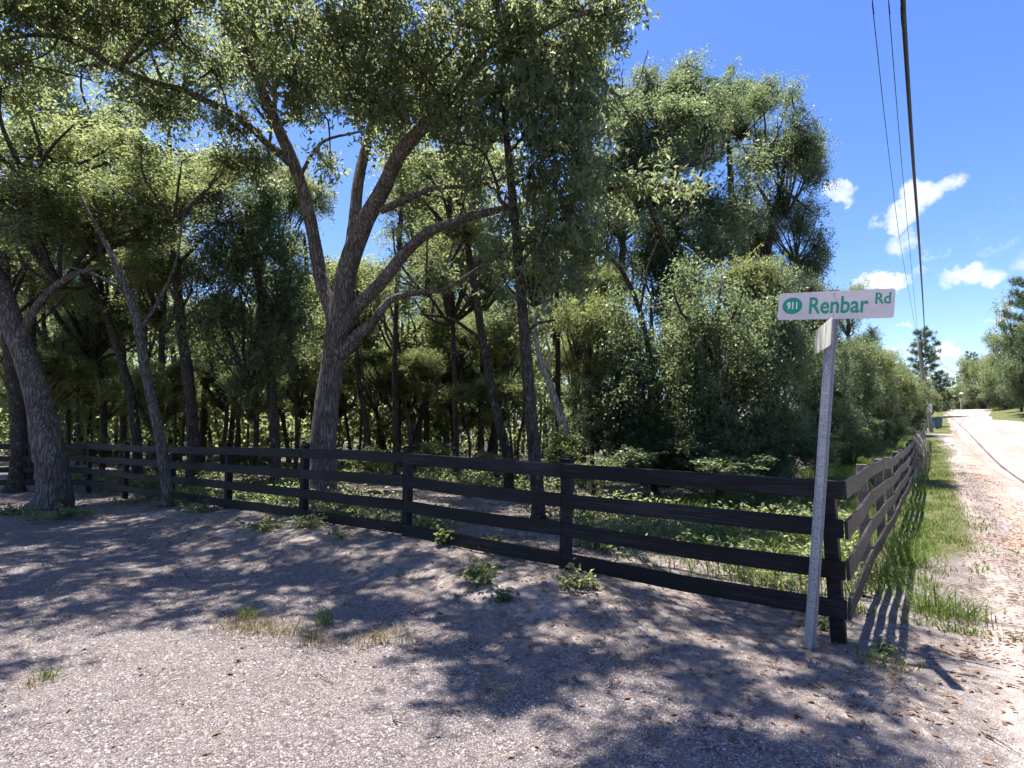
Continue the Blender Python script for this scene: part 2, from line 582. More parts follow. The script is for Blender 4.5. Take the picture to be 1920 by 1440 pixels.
m, t, out = new_mat('stone')
r = t.attr('rnd')
c = t.ramp(r, [(0, (0.08, 0.072, 0.072)), (0.35, (0.145, 0.123, 0.121)), (0.7, (0.235, 0.203, 0.198)), (0.93, (0.37, 0.33, 0.32)), (1, (0.55, 0.51, 0.49))])
principled(t, out, c, 0.75, 0.35)
M['stone'] = m

# ------------------------------------------------------------------ the ground sheet and the road


def axis(lo, hi, step, far, growth=1.16):
    core = list(np.arange(lo, hi, step))
    s, v, up = step, hi, []
    while v < far:
        up.append(v); s *= growth; v += s
    up.append(far)
    s, v, dn = step, lo, []
    while True:
        s *= growth; v -= s
        if v < -far:
            break
        dn.append(v)
    return np.array(sorted(dn + core + up))


xs = axis(-13, 13, 0.10, 1500)
ys = axis(1.5, 20, 0.10, 1500)
X, Y = np.meshgrid(xs, ys)
Z = gz(X, Y)
nx, ny = len(xs), len(ys)
V = np.stack([X.ravel(), Y.ravel(), Z.ravel()], 1)
ii = np.arange(nx * ny).reshape(ny, nx)
Fc = np.stack([ii[:-1, :-1].ravel(), ii[:-1, 1:].ravel(), ii[1:, 1:].ravel(), ii[1:, :-1].ravel()], 1)
A_, B_ = ab(V[:, 0], V[:, 1])
LA, LB = lf(V[:, 0], V[:, 1])
wob = 0.55 * fbm(V[:, 0] * 0.6, V[:, 1] * 0.6, 21) + 0.2 * fbm(V[:, 0] * 2.5, V[:, 1] * 2.5, 5)
outside = np.maximum(LB, B_)                       # > 0 outside both fences (camera side / road side)
m_grav = sstep(LB + wob * 0.7, 0.7, 2.4) * (1 - sstep(A_, 0.5, 5))
m_sand = np.clip(0.9 * sstep(B_ + 0.3 * wob, 0.55, 1.4) + 0.75 * sstep(LB, -0.1, 0.5) * (1 - sstep(LB + wob * 0.8, 0.7, 1.9)) * sstep(-A_, -1, 1) * (0.45 + 0.6 * fbm(V[:, 0] * 1.1, V[:, 1] * 1.1, 8)), 0, 1)
m_turf = sstep(-np.abs(B_ + 0.9), -2.6, -1.4) * sstep(A_, 2.5, 6)
m_turf = np.maximum(m_turf, sstep(B_, 8.0, 9.5) * 0.8)
m_turf = np.maximum(m_turf, 0.9 * (np.hypot(V[:, 0], V[:, 1]) > 60) * (B_ > -8))
m_lit = 0.5 * np.exp(-((B_ - 1.5) / 0.4) ** 2) * sstep(A_, -0.5, 2.5) * (1 - sstep(A_, 22, 34))
m_lit = np.maximum(m_lit, 0.5 * np.exp(-((LB - 1.0) / 1.1) ** 2) * (LB > -0.2) * (A_ < 1) * (B_ < 0.2) * (0.7 + 0.5 * fbm(V[:, 0] * 1.4, V[:, 1] * 1.4, 17)))
gm = np_mesh('ground', V, Fc, True, attrs={'m_grav': m_grav, 'm_sand': m_sand * (A_ > -30), 'm_turf': m_turf, 'm_lit': m_lit})
ground = link_obj('ground', gm, M['ground'])
ground['kind'] = 'structure'
ground['label'] = 'grey gravel apron and leaf-strewn sandy ground'

av = np.concatenate([np.arange(-16, 40, 0.35), np.arange(40, 175, 1.2)])
bv = np.concatenate([np.linspace(0, 1, 13)])
Ag, Bg = np.meshgrid(av, bv)
bl = 1.7 + 0.25 * fbm(av * 0.35, av * 0 + 2, 4) + 0.10 * fbm(av * 1.9, av * 0 + 7, 6) + 1.2 * sstep(-av, -2.0, 3.0)
br = 7.7 + 0.4 * fbm(av * 0.25, av * 0 + 3, 14) + 2.0 * sstep(-av, -2, 6)
Bg = bl[None, :] + (br - bl)[None, :] * Bg
Xr = C0[0] + D[0] * Ag + R[0] * Bg
Yr = C0[1] + D[1] * Ag + R[1] * Bg
tt = np.linspace(0, 1, 13)[:, None] * np.ones_like(Ag)
Zr = gz(Xr, Yr) + 0.012 + 0.012 * np.sin(np.pi * tt) + 0.03 * sstep(Ag, 30, 60)
ii = np.arange(Ag.size).reshape(Ag.shape)
Fc = np.stack([ii[:-1, :-1].ravel(), ii[1:, :-1].ravel(), ii[1:, 1:].ravel(), ii[:-1, 1:].ravel()], 1)
rm = np_mesh('road', np.stack([Xr.ravel(), Yr.ravel(), Zr.ravel()], 1), Fc, True,
             attrs={'m_edge': np.clip(1 - np.minimum(tt, 1 - tt) * 6, 0, 1).ravel()})
road = link_obj('road', rm, M['road'])
road['kind'] = 'structure'
road['label'] = 'pale sandy dirt road climbing to a crest'

# driveway across the verge, far along the fence
pts = []
for i in range(9):
    for j in range(5):
        a = 50.0 + j * 0.8
        b = -9 + i * 1.5
        x, y = C0[0] + D[0] * a + R[0] * b, C0[1] + D[1] * a + R[1] * b
        pts.append((x, y, g(x, y) + 0.03))
fcs = [(i * 5 + j, (i + 1) * 5 + j, (i + 1) * 5 + j + 1, i * 5 + j + 1) for i in range(8) for j in range(4)]
dm = np_mesh('driveway', np.array(pts), np.array(fcs), True, attrs={'m_edge': np.zeros(len(pts))})
dw = link_obj('driveway', dm, M['road'])
dw['kind'] = 'structure'
dw['label'] = 'pale sandy driveway crossing the verge beyond the fence'

# ------------------------------------------------------------------ tubes (trunks, limbs, cables)


class Tubes:
    def __init__(self):
        self.V, self.Fc, self.n = [], [], 0

    def add(self, pts, rad, sides=8, sub=3, rough=0.0, flare=False, cap=True):
        P = np.array([tuple(p) for p in pts], float)
        r = np.array(rad, float)
        if sub > 1 and len(P) > 2:                       # Catmull-Rom
            Q, rr = [], []
            E = np.vstack([2 * P[0] - P[1], P, 2 * P[-1] - P[-2]])
            for i in range(len(P) - 1):
                p0, p1, p2, p3 = E[i:i + 4]
                for k in range(sub):
                    s = k / sub
                    Q.append(0.5 * ((2 * p1) + (-p0 + p2) * s + (2 * p0 - 5 * p1 + 4 * p2 - p3) * s * s + (-p0 + 3 * p1 - 3 * p2 + p3) * s ** 3))
                    rr.append(r[i] * (1 - s) + r[i + 1] * s)
            Q.append(P[-1]); rr.append(r[-1])
            P, r = np.array(Q), np.array(rr)
        Tn = np.gradient(P, axis=0)
        Tn /= np.linalg.norm(Tn, axis=1)[:, None] + 1e-9
        ref = np.array([0.0, -1.0, 0.0]) if abs(Tn[0][1]) < 0.8 else np.array([1.0, 0, 0])
        ang = np.arange(sides) * 2 * math.pi / sides
        rings = []
        for i in range(len(P)):
            u = ref - Tn[i] * np.dot(ref, Tn[i])
            u /= np.linalg.norm(u) + 1e-9
            w = np.cross(Tn[i], u)
            ref = u
            rad_i = r[i] * np.ones(sides)
            if rough:
                rad_i = rad_i * (1 + rough * RNG.normal(0, 1, sides))
            if flare:
                h = max(0, P[i][2] - P[0][2]) / (r[0] * 2.2)
                rad_i = rad_i * (1 + 0.5 * math.exp(-h * 2.5) * (0.6 + 0.55 * np.sin(ang * 3 + 0.7) ** 2))
            rings.append(P[i] + np.outer(np.cos(ang) * rad_i, u) + np.outer(np.sin(ang) * rad_i, w))
        Vn = np.vstack(rings)
        k = np.arange(len(P) - 1)[:, None] * sides
        j = np.arange(sides)[None, :]
        j2 = (j + 1) % sides
        Fn = np.stack([(k + j).ravel(), (k + j2).ravel(), (k + sides + j2).ravel(), (k + sides + j).ravel()], 1)
        self.V.append(Vn)
        self.Fc.append(Fn + self.n)
        self.n += len(Vn)
        if cap:                                          # close the end with a point
            self.V.append(P[-1:] + Tn[-1:] * r[-1])
            tip = self.n
            base = self.n - sides
            jj = np.arange(sides)
            self.Fc.append(np.stack([base + jj, base + (jj + 1) % sides, np.full(sides, tip), np.full(sides, tip)], 1)[:, [0, 1, 2, 2]])
            self.n += 1

    def mesh(self, name, smooth=True):
        V, Fq = np.vstack(self.V), np.vstack(self.Fc)
        tri = Fq[:, 2] == Fq[:, 3]
        q = Fq[~tri]
        tr = Fq[tri][:, :3]
        if not len(tr):
            return np_mesh(name, V, q, smooth)
        allf = [tuple(x) for x in q] + [tuple(x) for x in tr]
        me = bpy.data.meshes.new(name)
        me.from_pydata(V.tolist(), [], allf)
        if smooth:
            me.polygons.foreach_set('use_smooth', np.ones(len(allf), dtype=bool))
        return me


# ------------------------------------------------------------------ leaves


def unit(v):
    return v / (np.linalg.norm(v, axis=1)[:, None] + 1e-9)


def leaf_arrays(c, length, width, droop=0.25, rng=RNG, jitter=0.35, up=0.5, az=0.55):
    """one bent rhombus for each centre"""
    n = len(c)
    a = rng.normal(0, 1, (n, 3)); a[:, 2] = a[:, 2] * az - droop * 1.6
    a = unit(a)
    nn = rng.normal(0, 1, (n, 3)); nn[:, 2] = np.abs(nn[:, 2]) + up
    s = unit(np.cross(a, nn))
    nn = np.cross(s, a)
    Ls = length * (1 + jitter * rng.uniform(-1, 1, n))[:, None]
    Ws = width * (1 + jitter * rng.uniform(-1, 1, n))[:, None]
    V = np.empty((n, 4, 3))
    V[:, 0] = c - a * Ls * 0.5
    V[:, 1] = c + s * Ws * 0.5 + nn * Ws * 0.22 + a * Ls * 0.05
    V[:, 2] = c + a * Ls * 0.5 - nn * Ls * 0.08
    V[:, 3] = c - s * Ws * 0.5 + nn * Ws * 0.22 + a * Ls * 0.05
    Fc = np.arange(n * 4).reshape(n, 4)
    return V.reshape(-1, 3), Fc


def leaf_mesh(name, c, length, width, droop=0.25, rng=RNG, rnd_c=None, up=0.5, az=0.55):
    V, Fc = leaf_arrays(c, length, width, droop, rng, up=up, az=az)
    rr = rng.beta(2, 2.4, len(c)) if rnd_c is None else np.clip(rnd_c + rng.normal(0, 0.16, len(c)), 0, 1)
    return np_mesh(name, V, Fc, False, np.repeat(rr, 4))


def lobe_clusters(lobes, n, rng, shell=0.5):
    """cluster centres spread over ellipsoid lobes (cx,cy,cz,rx,ry,rz)"""
    lob = np.array(lobes, float)
    w = (lob[:, 3] * lob[:, 4] * lob[:, 5]) ** (0.72)
    idx = rng.choice(len(lob), n, p=w / w.sum())
    dirs = unit(rng.normal(0, 1, (n, 3)))
    rad = shell + (1 - shell) * rng.uniform(0, 1, n) ** 0.6
    rad *= (1 + 0.22 * rng.normal(0, 1, n) * (rng.uniform(0, 1, n) < 0.35))
    return lob[idx, :3] + dirs * lob[idx, 3:6] * rad[:, None], idx


def spread_leaves(cc, per, sig, rng, centres=None, slen=0.6):
    """leaves round each cluster; with centres given they line up along outward-pointing sprays"""
    k = np.maximum(4, (per * rng.uniform(0.45, 1.55, len(cc))).astype(int))
    rep = np.repeat(np.arange(len(cc)), k)
    sg = sig * rng.uniform(0.7, 1.3, len(cc))[rep][:, None]
    if centres is None:
        return cc[rep] + rng.normal(0, 1, (len(rep), 3)) * sg * np.array([1, 1, 0.62]), rep
    dv = unit(unit(cc - centres) * 0.9 + rng.normal(0, 0.6, cc.shape) + np.array([0, 0, -0.12]))
    ln = slen * rng.uniform(0.35, 1.5, len(cc)) ** 1.2
    t_ = rng.uniform(-0.45, 1.0, len(rep))
    taper = (1.0 - 0.55 * np.maximum(0, t_))[:, None]
    p = cc[rep] + dv[rep] * (t_ * ln[rep])[:, None] + rng.normal(0, 1, (len(rep), 3)) * sg * 0.55 * taper
    p[:, 2] -= 0.10 * np.maximum(0, t_) ** 2 * ln[rep]
    return p, rep, dv, ln


def holes(p, f, thr, seed):
    """keeps points where a smooth 3-D pattern is above thr, leaving gaps in a crown"""
    q = p * f + seed * 1.7
    v = np.sin(q[:, 0] + 1.3 * np.sin(q[:, 1] * 0.9)) + np.sin(q[:, 1] * 1.1 + 1.1 * np.sin(q[:, 2])) + np.sin(q[:, 2] * 1.3 + 1.2 * np.sin(q[:, 0] * 0.8))
    return v > thr


CROWNS = {}


def crown_type(key, lobes, nclu, per, sig, llen, lwid, droop, seed, root, matleaf, shell=0.5, twr=0.014, limb_r=0.07, twigs=True, up=0.5, slen=0.6):
    rng = np.random.default_rng(seed)
    cc, idx = lobe_clusters(lobes, nclu, rng, shell)
    lob = np.array(lobes)[:, :3]
    kp = holes(cc, 2.3, -0.75, seed)
    cc, idx = cc[kp], idx[kp]
    nclu = len(cc)
    p, rep, dv, ln = spread_leaves(cc, per, sig, rng, lob[idx], slen)
    tone = rng.beta(2.2, 2.6, nclu)
    me = leaf_mesh('crown_' + key, p, llen, lwid, droop, rng, tone[rep], up)
    me.materials.append(M[matleaf])
    bt = Tubes()
    root = np.array(root, float)
    for k, lb in enumerate(lobes):
        c = np.array(lb[:3])
        mid = root * 0.45 + c * 0.55 + rng.normal(0, 0.12, 3) * np.linalg.norm(c - root)
        st = root + (c - root) * 0.0
        bt.add([st, mid, c], [limb_r, limb_r * 0.7, limb_r * 0.35], 5, 3, cap=False)
    if twigs:
        for k in range(0, nclu, 3):
            c = np.array(lobes[idx[k]][:3])
            e = cc[k]
            mid = (c + e) / 2 + rng.normal(0, 0.1, 3) * np.linalg.norm(e - c)
            bt.add([c, mid, e, e + dv[k] * ln[k] * 0.8], [twr * 1.3, twr, twr * 0.7, twr * 0.3], 3, 2, cap=False)
    bm_ = bt.mesh('branches_' + key)
    bm_.materials.append(M['twig'])
    CROWNS[key] = (me, bm_)


def rand_lobes(n, ext, r, rng, flat=0.75, zbias=0.0, minr=0.0):
    out = []
    for _ in range(n):
        v = unit(rng.normal(0, 1, (1, 3)))[0] * (minr + (1 - minr) * rng.uniform(0, 1) ** 0.5)
        rr = r * rng.uniform(0.7, 1.25)
        out.append((v[0] * ext[0], v[1] * ext[1], v[2] * ext[2] + zbias, rr, rr, rr * flat))
    return out


rg = np.random.default_rng(5)
# crown kinds, all about 3 m in radius
for s in range(3):
    crown_type('broad%d' % s, rand_lobes(15, (2.3, 2.3, 2.0), 0.85, rg, 0.7, 0.1, 0.3), 900, 27, 0.30, 0.125, 0.056, 0.2, 100 + s, (0, 0, -2.6), 'leaf_wood')
for s in range(2):
    crown_type('dense%d' % s, rand_lobes(22, (2.1, 2.1, 2.3), 0.85, rg, 0.85, 0.0, 0.4), 1350, 30, 0.28, 0.118, 0.056, 0.3, 200 + s, (0, 0, -2.8), 'leaf_dense', limb_r=0.05)
crown_type('bright0', rand_lobes(14, (2.2, 2.2, 2.0), 0.9, rg, 0.75, 0.0, 0.3), 900, 27, 0.30, 0.122, 0.06, 0.2, 300, (0, 0, -2.6), 'leaf_bright')
crown_type('sparse0', rand_lobes(12, (2.5, 2.5, 2.1), 0.75, rg, 0.7, 0.0, 0.5), 560, 26, 0.27, 0.125, 0.055, 0.2, 400, (0, 0, -2.7), 'leaf_wood')
crown_type('shrub0', rand_lobes(8, (0.75, 0.75, 0.45), 0.4, rg, 0.8, 0.0, 0.3), 150, 46, 0.12, 0.085, 0.045, 0.1, 500, (0, 0, -0.8), 'leaf_bright', slen=0.25, limb_r=0.018, twr=0.006)
crown_type('shrub1', rand_lobes(9, (0.75, 0.75, 0.5), 0.42, rg, 0.85, 0.0, 0.3), 170, 46, 0.12, 0.08, 0.04, 0.2, 501, (0, 0, -0.8), 'leaf_dense', slen=0.25, limb_r=0.018, twr=0.006)


def pine_type(key, seed, H=6.0, Rm=2.4, nb=46, top=0.2, matn='needle'):
    """needle crown round a straight stem from z=-H/2 to H/2"""
    rng = np.random.default_rng(seed)
    bt = Tubes()
    tufts = []
    for k in range(nb):
        f = (k + rng.uniform(0, 0.8)) / nb
        z = -H / 2 + H * f * 0.96
        az = k * 2.4 + rng.normal(0, 0.3)
        Lb = Rm * (top + (1 - top) * (1 - f) ** 0.65) * rng.uniform(0.7, 1.1)
        rise = 0.25 + 0.5 * f
        p0 = np.array([0, 0, z])
        dr = np.array([math.cos(az), math.sin(az), 0])
        p1 = p0 + dr * Lb * 0.55 + np.array([0, 0, Lb * 0.10 * rise])
        p2 = p0 + dr * Lb + np.array([0, 0, Lb * 0.42 * rise])
        bt.add([p0, p1, p2], [0.04, 0.028, 0.01], 4, 2, cap=False)
        for q in range(int(5 + 5 * Lb)):
            s = rng.uniform(0.35, 1.0)
            base = p0 + (p2 - p0) * s + rng.normal(0, 1, 3) * np.array([0.22, 0.22, 0.10]) * (0.4 + Lb * 0.25)
            tufts.append(base)
    tufts = np.array(tufts)
    per = 46
    rep = np.repeat(np.arange(len(tufts)), per)
    n = len(rep)
    a = unit(rng.normal(0, 1, (n, 3)) + np.array([0, 0, 0.25]))
    s = unit(np.cross(a, rng.normal(0, 1, (n, 3))))
    ln = rng.uniform(0.16, 0.3, n)[:, None]
    wd = 0.016
    c = tufts[rep]
    V = np.empty((n, 4, 3))
    V[:, 0] = c - s * wd * 0.5
    V[:, 1] = c + s * wd * 0.5
    V[:, 2] = c + a * ln + s * wd * 0.3
    V[:, 3] = c + a * ln - s * wd * 0.3
    tone = rng.beta(2, 2, len(tufts))
    me = np_mesh('crown_' + key, V.reshape(-1, 3), np.arange(n * 4).reshape(n, 4), False, np.repeat(np.clip(tone[rep] + rng.normal(0, .1, n), 0, 1), 4))
    me.materials.append(M[matn])
    b = bt.mesh('branches_' + key)
    b.materials.append(M['bark_dark'])
    CROWNS[key] = (me, b)


pine_type('pine0', 600)
pine_type('pine1', 601, 5.0, 2.6, 34, 0.45)


def add_crown(tree, key, px, py, d, rx, ry, rot=None, mat=None, branches=True):
    c = at(px, py, d)
    dist = d
    base = 1.0 if key.startswith('shrub') else (2.2 if key.startswith('pine') else 2.55)
    hz = 0.8 if key.startswith('shrub') else 3.0 if key.startswith('pine') else 2.4
    sx = rx * dist / F / base
    sz = ry * dist / F / hz
    rz = random.uniform(0, 6.28) if rot is None else rot
    me, bm_ = CROWNS[key]
    for nm, mm in (('crown', me), ('branches', bm_)):
        if nm == 'branches' and not branches:
            continue
        o = bpy.data.objects.new(nm, mm)
        COL.objects.link(o)
        o.parent = tree
        o.location = c - Vector(tree.location)
        o.rotation_euler = (0, 0, rz)
        o.scale = (sx, sx, sz)
        if mat and nm == 'crown':
            o.material_slots[0].link = 'OBJECT'
            o.material_slots[0].material = M[mat]
    return c


def px_path(pts, d0=None):
    """[(px, py, width_px, depth)] -> points and radii"""
    P, r = [], []
    for (px, py, w, d) in pts:
        P.append(at(px, py, d))
        r.append(w * d / F / 2 * 0.88)
    return P, r


def tree(label, base, trunk, crowns, bark='bark_dark', group='trees of the wood behind the black fence', limbs=(), name='oak_tree', sides=9, cat='tree', rough=0.03):
    """base (px, depth) fixes where it stands; trunk [(px, py, width)] runs up from there at about that depth"""
    bx, d = base
    X_ = (bx - 960) / F * d
    z0 = g(X_, d)
    root = empty(name, (X_, d, z0))
    tag(root, label, cat, group)
    tb = Tubes()
    pts = [(p[0], p[1], p[2], p[3] if len(p) > 3 else d) for p in trunk]
    P, r = px_path(pts)
    P = [Vector((X_, d, z0 - 0.08))] + P
    r = [r[0] * 1.06] + r
    tb.add(P, r, sides, 4, rough, True)
    for lb in limbs:
        Q, q = px_path([(p[0], p[1], p[2], p[3] if len(p) > 3 else d) for p in lb])
        tb.add(Q, q, max(5, sides - 2), 4, rough)
    link_obj('trunk', tb.mesh('trunk'), M[bark], root)
    for cr in crowns:
        add_crown(root, *cr)
    return root


# ------------------------------------------------------------------ fences


def board_mesh(name, w, th, bow, twist, seed):
    """unit-long board (x 0..1), chamfered, slightly bowed"""
    rng = np.random.default_rng(seed)
    c = 0.004
    prof = [(-th / 2, -w / 2 + c), (-th / 2 + c, -w / 2), (th / 2 - c, -w / 2), (th / 2, -w / 2 + c),
            (th / 2, w / 2 - c), (th / 2 - c, w / 2), (-th / 2 + c, w / 2), (-th / 2, w / 2 - c)]
    V, Fq = [], []
    xs_ = [0, 0.5, 1.0]
    for i, x in enumerate(xs_):
        dz = bow * math.sin(math.pi * x) + rng.normal(0, 0.002)
        a = twist * (x - 0.5)
        for (yy, zz) in prof:
            V.append((x, yy * math.cos(a) - zz * math.sin(a), yy * math.sin(a) + zz * math.cos(a) + dz))
    for i in range(2):
        for j in range(8):
            Fq.append((i * 8 + j, (i + 1) * 8 + j, (i + 1) * 8 + (j + 1) % 8, i * 8 + (j + 1) % 8))
    Fq.append(tuple(range(8)))
    Fq.append(tuple(range(23, 15, -1)))
    me = bpy.data.meshes.new(name)
    me.from_pydata(V, [], Fq)
    return me


def box_bm(bm, cx, cy, cz, sx, sy, sz, bev=0.006):
    r = bmesh.ops.create_cube(bm, size=1.0)
    for v in r['verts']:
        v.co = Vector((cx + v.co.x * sx, cy + v.co.y * sy, cz + v.co.z * sz))
    if bev:
        es = list({e for v in r['verts'] for e in v.link_edges})
        bmesh.ops.bevel(bm, geom=es, offset=bev, segments=1, affect='EDGES')


def bm_mesh(name, bm):
    me = bpy.data.meshes.new(name)
    bm.normal_update()
    bm.to_mesh(me)
    bm.free()
    return me


def fence(name, label, posts, mat_rail, mat_post, offs, tops, caps, side, group=None, rails=4, pitch=0.31, bw=0.145, seed=1, post_w=0.105, lean=(), skip=()):
    rr = random.Random(seed)
    root = empty(name, (posts[0][0], posts[0][1], g(*posts[0])))
    tag(root, label, 'fence', group)
    boards = [board_mesh('rail_board', bw, 0.026, b, tw, seed * 10 + i) for i, (b, tw) in enumerate([(0.0, 0.0), (-0.012, 0.03), (0.008, -0.04), (-0.02, 0.02)])]
    for b in boards:
        b.materials.append(M[mat_rail])
    n = len(posts)
    for i, (x, y) in enumerate(posts):
        if i in skip:
            continue
        z0 = g(x, y)
        top = tops[i] + (0.035 if caps[i] else 0.0)
        h = top - z0 + 0.25
        bm = bmesh.new()
        box_bm(bm, 0, 0, h / 2 - 0.25, post_w, post_w, h)
        me = bm_mesh('post', bm)
        me.materials.append(M[mat_post])
        o = bpy.data.objects.new('post', me)
        COL.objects.link(o)
        o.parent = root
        o.location = Vector((x, y, z0)) - Vector(root.location)
        k = posts[min(i + 1, n - 1)], posts[max(i - 1, 0)]
        ang = math.atan2(k[0][1] - k[1][1], k[0][0] - k[1][0])
        ln = lean[i] if i < len(lean) else rr.uniform(-0.015, 0.015)
        o.rotation_euler = (rr.uniform(-0.012, 0.012), ln, ang)
        if caps[i]:
            bm = bmesh.new()
            box_bm(bm, 0, 0, top - z0 + 0.014, post_w + 0.045, post_w + 0.045, 0.026)
            box_bm(bm, 0, 0, top - z0 + 0.039, post_w + 0.005, post_w + 0.005, 0.022, 0.009)
            me = bm_mesh('post_cap', bm)
            me.materials.append(M[mat_post])
            cp = bpy.data.objects.new('post_cap', me)
            COL.objects.link(cp)
            cp.parent = o
    for i in range(n - 1):
        (x0, y0), (x1, y1) = posts[i], posts[i + 1]
        dx, dy = x1 - x0, y1 - y0
        ln = math.hypot(dx, dy)
        nx_, ny_ = -dy / ln * side, dx / ln * side
        o_ = post_w / 2 + 0.015
        for k in range(rails):
            za = tops[i] - bw / 2 - pitch * k + rr.uniform(-0.008, 0.008)
            zb = tops[i + 1] - bw / 2 - pitch * k + rr.uniform(-0.008, 0.008)
            o = bpy.data.objects.new('rail', boards[rr.randrange(4)])
            COL.objects.link(o)
            o.parent = root
            gap = 0.003
            ex0, ex1 = offs[i]
            L3 = math.sqrt(ln * ln + (zb - za) ** 2)
            ux, uy = dx / ln, dy / ln
            p = Vector((x0 + nx_ * o_ + ux * (gap - ex0), y0 + ny_ * o_ + uy * (gap - ex0), za)) - Vector(root.location)
            o.location = p
            o.scale = (L3 - 2 * gap + ex0 + ex1, 1, 1)
            o.rotation_euler = (rr.uniform(-0.02, 0.02), -math.atan2(zb - za, ln), math.atan2(dy, dx))
    return root


lp = [tuple(C0 + L * k) for k in (0, 2.57, 5.06, 7.45, 9.85, 12.25, 14.7, 17.15)]
ltop = [1.265, 1.305, 1.355, 1.345, 1.325, 1.30, 1.28, 1.262]
lp += [(-11.75, 15.45), (-14.2, 15.55), (-16.6, 15.6)]
ltop += [1.26, 1.26, 1.26]
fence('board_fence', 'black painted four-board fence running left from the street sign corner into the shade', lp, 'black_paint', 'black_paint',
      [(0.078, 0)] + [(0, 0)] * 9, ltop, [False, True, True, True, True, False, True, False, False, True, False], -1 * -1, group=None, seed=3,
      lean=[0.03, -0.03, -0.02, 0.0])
rp = [tuple(C0 + D * (0.12 + 2.2 * k)) for k in range(21)]
rtop = []
for i, p in enumerate(rp):
    rtop.append(1.262 + g(*p) + (0.0 if i else -g(*p)) + 0.02 * math.sin(i * 1.7))
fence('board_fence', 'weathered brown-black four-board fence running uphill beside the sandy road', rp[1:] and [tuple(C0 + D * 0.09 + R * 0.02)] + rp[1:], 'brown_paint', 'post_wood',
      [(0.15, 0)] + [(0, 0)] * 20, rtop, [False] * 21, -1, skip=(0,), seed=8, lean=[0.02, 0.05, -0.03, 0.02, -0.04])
# far two-rail fence beyond the driveway
p0 = C0 + D * 55.5 - R * 4.6
fp = [tuple(p0 + R * (2.3 * k)) for k in range(3)]
fence('board_fence', 'short grey weathered rail fence beside the far driveway', fp, 'grey_wood', 'grey_wood', [(0, 0)] * 3,
      [g(*q) + 1.15 for q in fp], [False] * 3, -1, rails=3, pitch=0.36, seed=12)

# dead vine strands over the road fence
vt = Tubes()
rng = np.random.default_rng(77)
for k in range(150):
    a = rng.uniform(14, 30)
    s = C0 + D * a + R * rng.uniform(-0.1, 0.16)
    z = g(*s) + rng.uniform(0.6, 1.4)
    e = s + D * rng.normal(0, 0.5) + R * rng.uniform(-0.05, 0.3)
    mid = (s + e) / 2 + R * rng.uniform(0, 0.2)
    vt.add([(s[0], s[1], z), (mid[0], mid[1], z - rng.uniform(0.05, 0.5)), (e[0], e[1], max(g(*e), z - rng.uniform(0.5, 1.3)))], [0.009, 0.008, 0.005], 3, 3, cap=False)
vine = link_obj('dead_vine', vt.mesh('dead_vine'), M['bark_pale'])
tag(vine, 'tangle of dry grey vine stems hanging on the road fence', 'vine', kind='stuff')

# ------------------------------------------------------------------ street sign
sb = ground_px(1518, 1215)
DS = sb.y
top_p = at(1563, 552, DS)
post_dir = (top_p - Vector((sb.x, sb.y, sb.z))).normalized()
sign = empty('street_sign', sb)
tag(sign, 'green and white street name sign on a leaning grey metal post', 'street sign')
# plate frames
PX = Vector((0.775, -0.632, 0.0)).normalized()          # reading direction of the front plate
PX = (PX + Vector((0, 0, -0.095))).normalized()
PZ = (Vector((0, 0, 1)) + Vector((0.035, 0, 0))).normalized()
PN = PX.cross(PZ).normalized()                        # towards the camera
PZ = PN.cross(PX).normalized()


def u_channel(h):
    prof = [(-0.042, 0.0), (-0.026, 0.0), (-0.020, 0.030), (0.020, 0.030), (0.026, 0.0), (0.042, 0.0), (0.042, -0.004), (0.023, -0.004), (0.017, 0.026), (-0.017, 0.026), (-0.023, -0.004), (-0.042, -0.004)]
    bm = bmesh.new()
    rings = []
    for z in (-0.3, 0.0, h * 0.5, h):
        rings.append([bm.verts.new((x, -y, z)) for x, y in prof])
    n = len(prof)
    for a, b in zip(rings, rings[1:]):
        for i in range(n):
            bm.faces.new((a[i], a[(i + 1) % n], b[(i + 1) % n], b[i]))
    bm.faces.new(rings[-1])
    bm.faces.new(rings[0][::-1])
    bmesh.ops.recalc_face_normals(bm, faces=bm.faces)
    return bm_mesh('post', bm)


ph = (top_p - sb).length
pm = u_channel(ph)
po = link_obj('post', pm, M['galv'], sign)
rot = Matrix((PX, -PN, post_dir)).transposed()
# orthonormal frame along the leaning post
zx = post_dir
xx = (PX - zx * PX.dot(zx)).normalized()
yx = zx.cross(xx)
rotm = Matrix((xx, yx, zx)).transposed()
po.location = (0, 0, 0)
po.rotation_euler = rotm.to_euler()
# punched holes of the post: dark recessed discs
hb = bmesh.new()
for k in range(30):
    z = 0.12 + k * 0.08
    if z > ph - 0.05:
        break
    bmesh.ops.create_circle(hb, cap_ends=True, radius=0.0045, segments=8, matrix=Matrix.Translation((0, -0.0306, z)) @ Matrix.Rotation(math.pi / 2, 4, 'X'))
ho = link_obj('post_hole', bm_mesh('post_hole', hb), M['rubber'])
ho.parent = po
ho.location = (0, 0, 0)
ho['kind'] = 'stuff'


